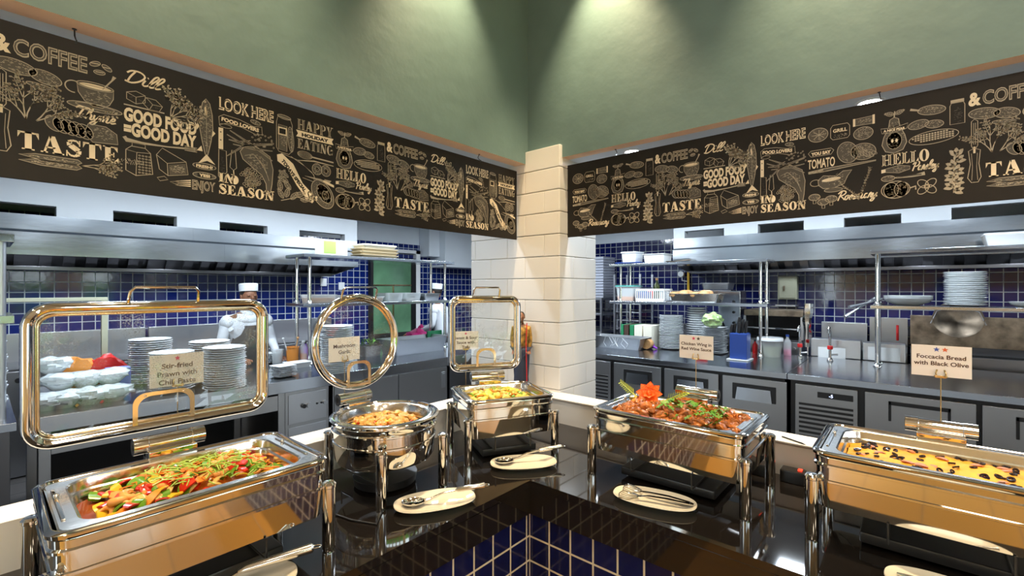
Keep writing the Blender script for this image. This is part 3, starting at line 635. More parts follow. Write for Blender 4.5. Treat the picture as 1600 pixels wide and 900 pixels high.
def panelA():
    A = Art(265); random.seed(1)
    A.text('&', 0, 328, 66, bold=.04, width=34); A.text('COFFEE', 38, 326, 68, bold=.035, mi=1, width=150); A.text('COFFEE', 39.5, 327, 66, bold=-.012, mi=2, width=147, ly=2)
    for x, y, r_ in ((205, 362, 30), (232, 358, -35), (215, 338, 5)): A.oval(x, y, 13, 7, r_, 1.8, 1, 2); A.stroke([(x - 9, y), (x + 9, y + 2)], 1.5, 0)
    A.oval(42, 292, 42, 20, -8, 2, 1, 2, 60); A.oval(100, 280, 34, 19, -14, 2, 1, 2, 50); A.oval(90, 250, 28, 7, -8, 1.8, 1, 2, 12)
    cup = [(165, 290), (168, 262), (182, 238), (200, 226), (222, 226), (238, 240), (247, 262), (248, 290)]; shaded(A, cup, 1, 2, 60)
    A.oval(206, 290, 42, 11, 0, 2, 1, 3); A.poly(A.ell(206, 289, 36, 7), 0, 1); A.stroke([(222, 286), (244, 322), (250, 336)], [3, 4, 9], 1, 2)
    A.stroke(A.ell(158, 274, 18, 18, 0, 60, 280), 3, 1); A.oval(206, 222, 62, 12, 0, 2, 1, 2); A.oval(206, 225, 44, 7, 0, 1.5, 1)
    A.stroke([(8, 268), (8, 178), (12, 168), (20, 168), (25, 178), (25, 268), (16, 276)], 2, 1, 1, True); A.stroke([(14, 262), (14, 182), (19, 182), (19, 262)], 1.5, 1, 1, True)
    A.stroke([(0, 160), (5, 110), (-2, 60), (8, 42), (26, 42), (34, 60), (28, 110), (32, 160), (16, 168)], 2.2, 1, 1, True); A.stroke([(8, 150), (11, 100), (9, 50)], 1.2, 1); A.stroke([(24, 150), (22, 100), (25, 50)], 1.2, 1); A.rect(13, 150, 19, 174)
    for a, l in ((118, 85), (97, 100), (78, 95)): A.branch(62, 145, a, l, 1, 'dot', 1, 3.4, 22)
    for a, l in ((58, 85), (34, 80)): A.branch(82, 145, a, l, 1, 'dot', 1, 3.4, 22)
    A.script('Thyme', 160, 182, 34, 92); A.branch(208, 212, 0, 42, 0, 'leaf', 1, 1)
    for i in range(5): A.oval(118 + i * 16, 148 - i * 2, 17, 24, 30, 1.8, 1, 3 if i else 2, 6)
    shaded(A, [(190, 168), (230, 168), (255, 150), (258, 118), (200, 112), (180, 135)], 1, 2, 60)
    A.glyphs('TASTE', 46, 56, 52, 214)
    for y, r_ in ((40, -4), (24, 1)): A.poly([(48, y), (80, y + 9), (168, y + 8 + r_ * .4), (176, y), (165, y - 8), (90, y - 8)], 2, 0); A.stroke([(48, y), (80, y + 8), (168, y + 8), (176, y), (165, y - 8), (90, y - 8)], 1.6, 1, 1, True); A.speck(115, y, 50, 5, 0, 60, 1, 6)
    for a in (14, -8): A.branch(176, 32, a, 66, 1, 'dot', 1, 2.5, 22)
    return A
def panelB():
    A = Art(265); random.seed(2)
    A.script('Dill', 4, 332, 40, 92)
    for x, y, r_ in ((34, 288, 0), (78, 276, -25)):
        c, t = math.cos(R(r_)), math.sin(R(r_)); T = lambda u, v: (x + u * c - v * t, y + u * t + v * c)
        A.stroke([T(-24, 10), T(0, 20), T(24, 12), T(24, -12), T(0, -22), T(-24, -12)], 2, 1, 1, True); A.stroke([T(-24, 10), T(0, 0), T(24, 12)], 1.6, 1); A.stroke([T(0, 0), T(0, -22)], 1.6, 1); A.speck(x, y - 4, 18, 12, r_, 22, 2, 4)
    for a in (98, 74, 52, 30): A.branch(128, 246, a, 78, 1, 'leaf', 1, 3.4, 26)
    P = A.ell(165, 242, 32, 26, -12, 180, 372); A.stroke(P + [(P[0][0], P[0][1])], 2.4, 1, 1, True)
    for k in range(7): A.stroke([(165, 246), (165 + 26 * math.cos(R(188 + k * 26)), 246 + 21 * math.sin(R(188 + k * 26)))], 2.2, 1)
    A.rect(3, 254, 110, 258, 1); A.text('GOOD FOOD', 3, 205, 58, bold=.05, width=200); A.text('=GOOD DAY', 3, 158, 58, bold=.05, width=200)
    fish = [(232, 345), (244, 330), (252, 290), (254, 240), (248, 190), (238, 140), (230, 140), (220, 190), (212, 240), (214, 290), (222, 330)]; shaded(A, fish, 1, 2, 130, 2.2)
    A.poly([(234, 142), (262, 108), (236, 118), (208, 104)], 0); A.poly([(213, 240), (196, 262), (204, 225)], 0); A.poly([(253, 235), (262, 225), (252, 210)], 0); A.poly(A.ell(232, 300, 4, 16, 8), 0, 1); A.oval(229, 334, 3, 3, 0, 1.5, 0); A.poly([(218, 170), (204, 150), (222, 150)], 0); A.stroke([(233, 320), (235, 150)], 1.2, 1)
    A.stroke([(4, 150), (10, 140), (50, 138), (120, 142), (168, 148), (200, 150)], [10, 14, 8, 4, 6, 12], 1); 
    for k in range(4): A.rect(168, 141 + k * 5, 205, 143 + k * 5, 1)
    A.stroke([(8, 40), (8, 108), (22, 122), (58, 122), (72, 108), (78, 38), (34, 26)], 2.2, 1, 1, True); A.stroke([(34, 26), (36, 104), (8, 108)], 1.6, 1); A.stroke([(36, 104), (72, 108)], 1.6, 1); A.stroke([(24, 122), (24, 134), (58, 134), (58, 122)], 2, 1)
    for i in range(4):
        for j in range(7): A.oval(43 + i * 9, 38 + j * 9.5, 2.6, 2, 0, 1.3, 1)
    A.speck(21, 68, 9, 34, 90, 60, 1, 5)
    ch = [(88, 108), (104, 134), (172, 100), (178, 56), (120, 42), (96, 60)]; A.stroke(ch, 2, 1, 1, True); A.stroke([(88, 108), (118, 84), (172, 100)], 1.8, 1); A.stroke([(118, 84), (120, 42)], 1.8, 1); A.poly([(122, 80), (170, 94), (175, 58), (124, 46)], 2, 0); A.speck(146, 70, 22, 14, 0, 70, 1, 5)
    A.stroke([(90, 30), (110, 38), (120, 28), (98, 20)], 1.6, 1, 1, True); A.stroke([(126, 22), (150, 28), (148, 14)], 1.6, 1, 1, True)
    A.oval(228, 96, 36, 11, 0, 2, 1, 2, 12); A.rect(198, 88, 258, 103, 3, 1); A.text('FRESH?', 228, 90, 14, bold=.05, mi=0, width=52, align='CENTER', ly=2)
    A.oval(228, 62, 36, 11, 0, 2, 1, 2, 12); A.rect(206, 55, 250, 69, 3, 1); A.text('YES!', 228, 57, 14, bold=.05, mi=0, width=34, align='CENTER', ly=2)
    for k in range(4): A.poly([(140, 12 + k * 5), (186, 14 + k * 7), (186, 18 + k * 7)], 0)
    A.text('ENJOY', 190, 8, 46, bold=.04, mi=1, width=72); A.text('ENJOY', 191, 8.6, 45, bold=-.01, mi=2, width=70, ly=2)
    return A
def panelC():
    A = Art(200); random.seed(3)
    A.text('LOOK HERE', 4, 322, 62, bold=.045, mi=0, width=190); A.text('LOOK HERE', 3, 323, 60, bold=-.012, mi=3, width=188, ly=2)
    A.stroke([(4, 292), (20, 304), (70, 300), (120, 286), (150, 292), (152, 262), (130, 256), (80, 272), (30, 274), (6, 262)], 2, 1, 1, True); A.text('FOOD LOVERS', 12, 280, 19, bold=.05, width=128, rot=-5); A.oval(26, 262, 20, 7, 0, 1.6, 1); A.oval(128, 304, 18, 8, -10, 1.6, 1, 2, 10)
    for p in (((30, 232), (90, 205), (190, 230)), ((30, 150), (90, 205), (190, 235)), ((40, 250), (110, 215), (190, 165)), ((50, 200), (120, 198), (190, 205)), ((36, 214), (70, 212), (110, 228))): A.stroke(p, [3, 8, 3], 1); A.stroke(p, [1, 5, 1], 2, 2)
    for _ in range(26): A.oval(random.uniform(110, 195), random.uniform(215, 262), 3, 2.4, random.uniform(0, 90), 1.2, 1)
    A.rect(3, 172, 18, 252, 0); A.stroke([(4, 170), (3, 70), (18, 46), (30, 90), (28, 168)], 2.2, 1, 1, True); A.speck(15, 110, 8, 45, 0, 30, 2, 5)
    for y in (236, 206): A.oval(10, y, 1.5, 1.5, 0, 2, 3, ly=2)
    A.stroke([(46, 176), (40, 110), (52, 100), (62, 110), (58, 176)], 2.2, 1, 1, True); A.stroke([(52, 100), (54, 70)], 3, 0); A.poly(A.ell(56, 64, 13, 17), 0, 1)
    ham = [(74, 178), (92, 205), (130, 210), (180, 180), (192, 130), (188, 70), (182, 34), (168, 34), (166, 68), (150, 100), (110, 130), (84, 150)]; A.poly(ham, 2, 0); A.stroke(ham, 2.4, 1, 1, True)
    for k in range(4): A.stroke([(90 + k * 14, 165 - k * 6), (120 + k * 12, 178 - k * 10), (165 + k * 4, 130 - k * 16)], 1.4, 1)
    A.speck(135, 150, 40, 28, -30, 80, 1, 7); A.oval(166, 30, 10, 7, 0, 2, 1); A.oval(184, 30, 9, 7, 0, 2, 1)
    for _ in range(70):
        a, q = random.uniform(0, 6.28), math.sqrt(random.random()); A.oval(112 + 40 * q * math.cos(a), 82 + 38 * q * math.sin(a), 5, 5, 0, 1.4, 1, 3)
    A.glyphs('IN', 4, 48, 36, 52); A.glyphs('SEASON', 4, 4, 38, 192)
    return A
def panelD():
    A = Art(255); random.seed(4)
    A.stroke([(8, 356), (58, 352), (66, 330), (64, 220), (52, 206), (12, 210), (2, 226), (2, 330)], 2.2, 1, 1, True); A.oval(33, 356, 27, 8, -4, 2, 1, 2); shaded(A, [(10, 220), (44, 216), (44, 320), (10, 322)], 1, 2, 60)
    A.rect(8, 280, 44, 312, 0, 1); A.rect(13, 285, 39, 307, 3, 2); A.oval(60, 270, 12, 52, 4, 1.8, 1, 2, 30)
    A.glyphs('HAPPY', 88, 322, 44, 158, 1, 1); A.poly([(82, 290), (250, 290), (242, 304), (250, 318), (82, 318), (90, 304)], 0); A.text('HOLIDAY', 166, 296, 19, bold=.06, mi=3, width=120, align='CENTER', ly=2); A.glyphs('EATING', 88, 242, 42, 158, 1, 1)
    for r_ in (15, 9, 3): A.oval(120, 218, 32, r_, -4, 1.5, 1)
    A.stroke([(152, 216), (250, 212)], 6, 1); A.stroke([(90, 190), (160, 200), (250, 196)], [2, 6, 3], 1)
    for x in (174, 214): A.oval(x, 168, 22, 24, 0, 2.2, 1, 2, 30); A.oval(x, 168, 9, 10, 0, 1.8, 1, 3)
    bl = [(4, 196), (24, 204), (70, 170), (110, 96), (150, 60), (150, 36), (120, 40), (84, 84), (46, 146), (6, 170)]; A.poly(bl, 0, 1); A.text('TODAYS SPECIAL', 20, 174, 19, bold=.06, mi=3, rot=-50, width=150, ly=2)
    A.stroke([(20, 205), (90, 190), (150, 150), (170, 120)], 2, 1); A.stroke([(60, 200), (120, 170), (160, 140), (160, 110), (110, 120)], 2, 1)
    A.poly([(116, 130), (190, 118), (250, 100), (250, 112), (190, 128)], 1); A.poly([(200, 118), (252, 100), (252, 110), (204, 126)], 0, 2)
    for x, y, r_ in ((30, 20, 120), (40, 26, 75), (60, 20, 50), (20, 50, 100), (60, 60, 130), (80, 40, 20), (50, 90, 160), (100, 24, 8), (14, 100, 60), (50, 110, 150)): leafshape(A, x, y, 46, 10, r_, 1, 2)
    A.stroke([(20, 10), (90, 34), (150, 20)], 2.6, 1); A.script('Sage', 122, 32, 32, 52)
    A.oval(200, 62, 44, 66, 34, 2.4, 1, 2, 90); A.oval(206, 66, 28, 44, 34, 1.8, 1, 3); A.oval(212, 60, 15, 18, 20, 1.8, 1, 2, 20)
    A.poly([(206, 130), (226, 110), (240, 128)], 1)
    return A
def panelE():
    A = Art(262); random.seed(5)
    P = [(30, 330), (44, 338), (58, 330), (62, 300), (78, 262), (84, 232), (72, 204), (44, 194), (16, 204), (4, 232), (10, 262), (26, 300)]; shaded(A, P, 1, 2, 90, 2.4); A.oval(44, 244, 24, 34, 0, 1.5, 1, 3); A.poly(A.ell(38, 244, 4, 7), 0, 1); A.poly(A.ell(52, 244, 4, 7), 0, 1); A.stroke([(44, 338), (46, 362)], 4, 1)
    leafshape(A, 46, 350, 34, 8, 20, 1, 2); leafshape(A, 44, 350, 34, 8, 165, 1, 2)
    A.poly([(0, 300), (88, 306), (84, 286), (4, 280)], 3, 1); A.stroke([(0, 300), (44, 296), (88, 306), (84, 286), (44, 278), (4, 280)], 1.8, 1, 2, True); A.text('A NICE PEAR', 44, 284, 13, bold=.05, width=70, align='CENTER', ly=3)
    A.oval(160, 340, 42, 18, -6, 2.2, 1, 2, 60); A.stroke([(95, 356), (124, 346)], [9, 6], 1); A.oval(120, 292, 32, 17, 8, 2, 1, 2, 30); A.oval(168, 284, 28, 15, -6, 2, 1, 2, 30)
    A.stroke([(214, 270), (214, 340), (218, 350), (252, 350), (256, 340), (256, 270)], 2.2, 1, 1, True); A.rect(216, 350, 254, 362, 1); A.speck(235, 305, 12, 30, 0, 40, 2, 6)
    A.oval(165, 234, 74, 25, 3, 2.2, 1, 3)
    for i in range(15):
        for j in range(4):
            x = 100 + i * 8.5; y = 222 + j * 8 + (i - 7) * .5
            if ((x - 165) / 66) ** 2 + ((y - 234) / 19) ** 2 < 1: A.rect(x, y, x + 6.2, y + 5.6, 1)
    A.glyphs('HELLO', 4, 146, 46, 150, 0, 1)
    A.poly([(2, 118), (16, 120), (16, 134), (2, 132)], 0); shaded(A, [(16, 120), (60, 112), (94, 122), (94, 134), (60, 142), (16, 134)], 1, 2, 30)
    A.script('Parsley', 100, 114, 32, 80)
    A.oval(24, 94, 22, 11, 0, 2.2, 1, 2, 12); A.stroke([(44, 94), (100, 92), (140, 98)], [5, 6, 14], 1); A.stroke([(52, 94), (130, 96)], [2, 6], 2, 2)
    A.oval(48, 46, 46, 34, 0, 2.6, 1, 3); A.oval(34, 46, 24, 30, 0, 1.8, 1, 2, 40); A.oval(66, 46, 22, 30, 0, 1.8, 1, 2, 40); A.stroke([(92, 46), (112, 52), (112, 38)], 5, 1)
    for a in range(4):
        c, t = math.cos(R(45 + a * 90)), math.sin(R(45 + a * 90)); A.oval(146 + 16 * c, 46 + 16 * t, 20, 13, 45 + a * 90, 2.6, 1, 3)
    A.oval(146, 46, 8, 8, 0, 2, 0)
    A.stroke([(224, 10), (226, 80), (232, 150)], 2.4, 1)
    for x, y, r_ in ((232, 150, 90), (230, 130, 40), (228, 110, 150), (226, 90, 20), (226, 70, 160), (226, 50, 30), (225, 34, 150), (225, 20, 10)):
        for q in (-40, 0, 40): leafshape(A, x, y, 30, 8, r_ + q, 1, 1, 3)
    return A
def panelF():
    A = Art(262); random.seed(6)
    A.oval(40, 322, 38, 30, 0, 2.4, 1, 2, 40)
    for a in range(8): A.stroke([(44, 322), (44 + 28 * math.cos(R(a * 45)), 322 + 22 * math.sin(R(a * 45)))], 2, 1)
    A.stroke([(88, 300), (88, 340), (96, 352), (150, 352), (158, 340), (158, 300), (150, 290), (96, 290)], 2.2, 1, 1, True); A.rect(94, 316, 152, 340, 3, 2); A.text('GRILL', 123, 320, 20, bold=.03, width=52, align='CENTER', ly=3); A.speck(123, 304, 26, 8, 0, 30, 1, 5)
    A.poly([(170, 330), (178, 330), (178, 362), (170, 362)], 0); shaded(A, [(178, 332), (238, 330), (238, 362), (178, 360)], 1, 2, 40); A.rect(238, 328, 246, 366, 0)
    A.oval(206, 296, 34, 26, 0, 2.2, 1, 2, 90)
    A.stroke([(2, 246), (12, 256), (90, 256), (100, 246), (90, 230), (12, 230)], 2.2, 1, 1, True); A.text('YOU SAY', 51, 235, 18, bold=.06, width=76, align='CENTER'); A.text('TOMATO', 0, 178, 56, bold=.02, width=104)
    A.oval(150, 226, 36, 46, 20, 2.2, 1, 2, 80); A.oval(206, 220, 44, 34, -10, 2.2, 1, 2, 130)
    for k in range(7): A.oval(180 + k * 9, 216 + 8 * math.sin(k), 7, 22, 10 * k, 1.4, 1)
    A.stroke([(2, 160), (60, 164), (180, 172), (250, 176)], [10, 16, 10, 5], 1); A.stroke([(60, 164), (180, 172), (250, 176)], [9, 5, 1], 2, 2); A.speck(40, 160, 34, 8, 0, 40, 3, 5)
    bo = [(40, 122), (60, 140), (110, 132), (134, 150), (166, 150), (150, 126), (138, 96), (100, 82), (60, 84), (42, 100)]; shaded(A, bo, 1, 2, 60, 2.4); A.poly(A.ell(90, 120, 36, 8, 4), 0, 1); A.stroke(A.ell(30, 112, 20, 14, 0, 40, 320), 2.6, 1); A.oval(98, 74, 34, 9, 0, 2, 1, 2)
    for x, y in ((26, 50), (60, 26), (90, 36)): A.oval(x, y, 22, 14, 0, 2.2, 1, 2, 20); A.stroke([(x - 5, y - 12), (x - 5, y - 28), (x + 6, y - 28), (x + 6, y - 12)], 2, 1)
    for a, l in ((112, 120), (88, 130), (68, 130)): A.branch(190, 20, a, l, 0, 'needle', 1, 3, 25, 12)
    A.script('Rosemary', 112, 26, 36, 140)
    return A
ARTS = dict(A=panelA(), B=panelB(), C=panelC(), D=panelD(), E=panelE(), F=panelF())
def art_mesh(key, width):
    A = ARTS[key]; b = B(); k = width * .985 / A.w
    for P, mi, ly in A.P: b.face([(x * k, y * .001, .0003 + ly * .00022) for x, y in P], mi)
    me = b.obj('tmp', ['cream', 'dim', 'grey', 'board'], sharp=0, normals=False); m = me.data; bpy.data.objects.remove(me); return m
def board(name, loc, rz, length, seq, label, hooks):
    """board lies in local XZ, drawings face -Y local; u runs along +X"""
    e = empty(name, loc, rz, label, 'sign')
    B().box(0, length, 0, .012, 0, .45, .0015).obj('board', 'board', e)
    for key, u0, u1 in seq:
        me = art_mesh(key, u1 - u0); o = bpy.data.objects.new('printed_drawing', me); COL.objects.link(o); o.parent = e
        o.location = (u0, 0, .033); o.rotation_euler = (R(90), 0, 0); 
    for u in hooks:
        B().tube([(u, .006, .45 + .035 * 1.0), (u, .006, .50 - .012), (u + .002, .02, .472), (u + .004, .012, .458), (u + .004, -.004, .45), (u + .002, .0, .440)], .002, 8).lathe([(.006, .036), (.006, .038)], (u, .006, .45), 10, caps=(1, 1)).obj('hook', 'black', e)
    return e
def seqof(keys, starts): return [(k, a, b_) for k, a, b_ in zip(keys, starts, starts[1:])]
# left board faces +X and runs along +Y: local -Y must face +X -> rotate +90 degrees
y0 = -1.27; sA = [-1.27, -1.01, -.755, -.50, -.255, .03, .315, .59, .80, 1.057, 1.326, 1.598, 1.86, 2.06, 2.31]
board('food_board', (-1.963, y0, 1.997), R(90), 2.325 - y0 - .002, [(k, a - y0, b_ - y0) for k, a, b_ in zip('BCDEABCDEABCD', sA[1:], sA[2:])], 'long black board of cream food drawings hanging along the left opening', [1.98 - y0, .2 - y0, -.9 - y0])
x0 = -1.60 - .032; sB = [-1.592, -1.327, -1.059, -.804, -.542, -.349, -.095, .161, .426, .69, .89, 1.15, 1.41]
board('food_board', (x0, 2.42, 1.997), 0, 1.5 - x0, [(k, a - x0, b_ - x0) for k, a, b_ in zip(['F', 'E', 'A', 'B', 'C', 'F', 'E', 'A', 'B', 'C', 'D', 'E'], sB, sB[1:])], 'long black board of cream food drawings hanging along the right opening', [-1.30 - x0, -.1 - x0, 1.1 - x0])
# ================================================================== KITCHENS
def yA(px, X): return atx(px, 450, X).y
def xB(px, Y): return aty(px, 450, Y).x
def hood(O, dep, alo, D, L, label):
    """extractor hood: O front corner, dep unit vector front -> wall, alo unit vector along the front"""
    e = empty('extractor_hood', tuple(O), 0, label, 'extractor hood')
    T = Matrix(((dep[0], alo[0], 0, 0), (dep[1], alo[1], 0, 0), (0, 0, 1, 0), (0, 0, 0, 1)))
    prof = [(0, 0), (0, .20), (.035, .225), (.035, .36), (.10, .362), (.10, .30), (.03, .19), (.03, .012), (.05, 0)]
    b = B().loft([[(x, 0, z) for x, z in prof], [(x, L, z) for x, z in prof]])
    for k in range(1, int(L / 1.25) + 1): b.box(-.002, .002, k * 1.25 - .006, k * 1.25 + .006, .002, .2); b.box(.033, .036, k * 1.25 - .3, k * 1.25 - .29, .23, .36)
    b.obj('fascia', 'hood', e, sharp=25, M=T)
    B().box(.1, D, 0, L, .33, .36).obj('canopy_top', 'hood', e, sharp=0, M=T)
    for yy in (.006, L - .006):
        b = B(); P = [(.03, 0), (.10, .33), (D, .33), (D, -.12), (D - .22, -.12)]
        b.loft([[(x, yy - .005, z) for x, z in P], [(x, yy + .005, z) for x, z in P]]); b.obj('end_panel', 'hood', e, sharp=0, M=T)
    B().box(D - .24, D - .12, 0, L, -.115, -.075, .004).obj('grease_gutter', 'dsteel', e, M=T)
    b = B().loft([[(D - .13, y, -.08), (D - .48, y, .32), (D - .47, y, .325), (D - .12, y, -.075)] for y in (0, L)])
    n = int(L / .17)
    for k in range(n):
        y = (k + .5) * L / n
        b.loft([[(D - .15 - .35 * t - .025, y + w_, -.07 + .38 * t - .025) for w_ in (-.045, .045)] + [(D - .145 - .35 * t, y + w_, -.07 + .38 * t) for w_ in (.045, -.045)] for t in (0, 1)])
    b.obj('baffle_filter', 'dsteel', e, sharp=30, M=T)
    return e
pe = yA(560, XH)
hood((XH, -1.9, 1.975), (-1, 0), (0, 1), KA - XH if False else XH - KA, pe + 1.9, 'long brushed steel extractor hood on the left kitchen wall')
xe = xB(1051, YH)
hood((xe, YH, 2.01), (0, 1), (1, 0), KB - YH, 3.0 - xe, 'long brushed steel extractor hood on the right kitchen wall')
# ---------------- steel counters
def slab(e, x0, x1, y0, y1, z=.9, th=.045, name='worktop', m='worktop'):
    return B().box(x0, x1, y0, y1, z - th, z, .004).obj(name, m, e)
def lbl(o, t): o['label'] = t; return o
XA = -3.97
e = empty('prep_table', (0, 0, -.052), 0, 'short stainless prep table at the left edge carrying white bowls', 'prep table'); e.location = (-4.45, -.6, -.052)
def loc(e, o): o.parent = e; o.matrix_parent_inverse = Matrix.Translation(e.location).inverted(); return o
loc(e, B().box(-5.0, -3.93, -1.6, .155, .85, .9, .004).obj('worktop', 'worktop')); loc(e, B().box(-4.95, -3.97, -1.55, .13, .1, .85, .004).obj('body', 'dsteel'))
e = empty('steel_counter', (-4.5, 2.2, -.052), 0, 'long stainless kitchen counter on the left with cupboards and control panel below', 'counter')
loc(e, B().box(-5.2, XA, .238, 4.4, .80, .9, .005).obj('worktop', 'worktop'))
for y in (.245, 1.64): loc(e, B().box(XA - .06, XA - .01, y, y + .055, -.05, .8, .004).obj('leg', 'fridge'))
for y in (.245, 1.64): loc(e, B().box(-5.03, -4.98, y, y + .055, -.05, .8, .004).obj('leg', 'fridge'))
loc(e, B().box(XA - .04, XA - .012, .30, 1.64, .66, .785, .003).obj('front_rail', 'fridge')); loc(e, B().box(-5.0, XA - .1, .30, 1.64, .12, .15, .003).obj('undershelf', 'dsteel')); loc(e, B().box(-5.04, -5.0, .3, 1.64, -.05, .8).obj('shade_panel', 'dark'))  # dark sheet at the back stands in for shade under the open worktop
c_ = loc(e, B().box(-5.04, XA - .02, 1.70, 2.085, -.05, .80, .004).obj('control_cabinet', 'fridge'))
loc(e, B().box(XA - .022, XA - .012, 1.725, 2.06, .52, .77, .003).obj('control_panel', 'steel'))
for k, (yy, r_) in enumerate(((1.85, .018), (1.90, .024), (1.97, .008), (1.99, .008), (2.01, .008), (2.04, .018))): loc(e, B().cyl((XA - .013, yy, .66), (XA + (.012 if r_ > .01 else -.004), yy, .66), r_, 16).obj('knob', 'black' if k % 2 == 0 else 'steel'))
loc(e, B().box(XA - .022, XA - .014, 1.725, 2.06, .05, .49, .003).obj('lower_panel', 'steel'))
loc(e, B().box(-5.04, XA - .03, 2.13, 3.50, -.05, .80, .004).obj('cupboard', 'fridge'))
for y0_, y1_ in ((2.14, 2.83), (2.84, 3.49)):
    d_ = loc(e, B().box(XA - .03, XA - .014, y0_, y1_, 0, .79, .003).obj('door', 'fridge'))
loc(e, B().box(XA - .014, XA - .008, 3.40, 3.46, .56, .74, .003).box(XA - .009, XA - .004, 3.412, 3.448, .58, .72, .002).obj('recessed_handle', 'steel'))
loc(e, B().box(-5.04, XA - .05, 3.56, 4.22, -.05, .80, .004).obj('end_cupboard', 'dsteel'))
# right: two refrigerated counters side by side
YB_ = 4.84
def fridge_counter(x0, x1, label, doors, grille=None, display=False):
    e = empty('refrigerated_counter', ((x0 + x1) / 2, YB_ + .5, -.052), 0, label, 'refrigerated counter')
    loc(e, B().box(x0, x1, YB_, YB_ + 1.05 + .35, .845, .9, .005).obj('worktop', 'worktop')); loc(e, B().box(x0 + .02, x1 - .02, YB_ + .04, YB_ + 1.35, .06, .845, .003).obj('body', 'black'))
    for a, b_, recess, n in doors:
        d = loc(e, B().box(a, b_, YB_ + .012, YB_ + .04, .10, .815, .006).obj('door', 'fridge'))
        h0, h1, zb, zt = recess; b = B()
        if n:     # tilted pull tray inside a black recess
            b.box(h0, h1, YB_ + .002, YB_ + .014, zb, zt, .004); o = loc(d, b.obj('recess', 'black')); o.parent = d; o.matrix_parent_inverse = d.matrix_world.inverted()
            b = B().loft([[(h0 + .03, YB_ + .001, zb), (h1 - .03, YB_ + .001, zb), (h1 - .045, YB_ - .002, zt - .035), (h0 + .045, YB_ - .002, zt - .035)], [(h0 + .03, YB_ - .012, zb), (h1 - .03, YB_ - .012, zb), (h1 - .045, YB_ - .004, zt - .035), (h0 + .045, YB_ - .004, zt - .035)]])
            o = b.obj('handle', 'worktop'); o.parent = d
        else:
            b.box(h0, h1, YB_ + .002, YB_ + .014, zt - .03, zt, .003).box(h0, h0 + .018, YB_ + .002, YB_ + .014, zb, zt, .003).box(h1 - .018, h1, YB_ + .002, YB_ + .014, zb, zt, .003); o = b.obj('handle', 'black'); o.parent = d
        for o in d.children: o.parent = d; o.matrix_parent_inverse = Matrix.Identity(4)
    if grille:
        a, b_ = grille
        loc(e, B().box(a, b_, YB_ + .012, YB_ + .04, .10, .815, .006).obj('compressor_panel', 'fridge'))
        b = B()
        for k in range(13): z = .14 + k * .041; b.box(a + .03, b_ - .03, YB_ + .004, YB_ + .013, z, z + .02, .002)
        loc(e, b.obj('vent_grille', 'black'))
        if display:
            s_ = loc(e, B().box(a + .17, b_ - .03, YB_ + .004, YB_ + .013, .715, .765, .003).obj('control_strip', 'black'))
            b = B(); M0 = Matrix(((1, 0, 0, a + .27), (0, 0, 1, YB_ + .0035), (0, 1, 0, .727), (0, 0, 0, 1))); put(b, text_mesh('-5', .038, .01), M0); o = loc(e, b.obj('digit_display', 'display', sharp=0, normals=False))
    return e
def hx_(p): return xB(p, YB_)
fridge_counter(-3.15, -.862, 'stainless refrigerated counter with three doors behind the chicken wing dish',
   [(hx_(958), hx_(1032), (hx_(974), hx_(1018), .60, .755), 1), (hx_(1037), hx_(1122), (hx_(1052), hx_(1106), .60, .755), 1), (hx_(1128), hx_(1229), (hx_(1144), hx_(1212), .60, .755), 1)], (hx_(925), hx_(953)))
fridge_counter(-.858, 1.9, 'stainless refrigerated counter with vent grille and lit display behind the focaccia dish',
   [(hx_(1351), hx_(1526), (hx_(1388), hx_(1486), .60, .76), 0), (hx_(1535), hx_(1700), (hx_(1588), hx_(1680), .60, .76), 0)], (hx_(1242), hx_(1340)), True)
# ---------------- overshelves
def overshelf(label, x0, x1, y0, y1, posts, zs=(1.52, 2.03), g=None):
    e = empty('over_shelf', ((x0 + x1) / 2, (y0 + y1) / 2, .9), 0, label, 'shelf unit')
    for z in zs: loc(e, B().box(x0, x1, y0, y1, z - .035, z, .005).obj('shelf', 'worktop'))
    for x, y in posts:
        b = B().cyl((x, y, .9), (x, y, zs[-1] - .03), .0185, 16)
        for z in zs[:-1] + (.9,): b.lathe([(.036, z), (.036, z + .006), (.022, z + .02), (.019, z + .035)], (x, y, 0), 16, caps=(1, 0))
        loc(e, b.obj('post', 'chrome'))
    return e
overshelf('double-tier steel shelf with takeaway boxes on top above the left counter', -5.04, -4.62, 2.15, 4.18, [(-4.68, 2.24), (-4.97, 2.24), (-4.68, 4.06), (-4.97, 4.06)])
overshelf('double-tier steel shelf with basket and bread buns above the right counter', -3.2, -1.22, 5.78, 6.19, [(-3.05, 5.84), (-3.05, 6.13), (-1.30, 5.84), (-1.30, 6.13)], (1.50, 2.01))
overshelf('double-tier steel shelf carrying the tall dinner plate stack', -.31, 1.9, 5.78, 6.19, [(-.257, 5.84), (-.257, 6.13), (1.8, 5.84), (1.8, 6.13)], (1.51, 2.05))
e = empty('rack_shelf', (-4.2, -.3, .9), 0, 'steel shelf rack post at the far left edge above white bowls', 'shelf unit')
for z in (1.52, 2.0): loc(e, B().box(-4.5, -4.0, -1.5, yA(23, -4.0), z - .05, z, .005).obj('shelf', 'worktop'))
loc(e, B().cyl((-4.06, yA(2, -4.06), .9), (-4.06, yA(2, -4.06), 1.95), .02).obj('post', 'steel'))
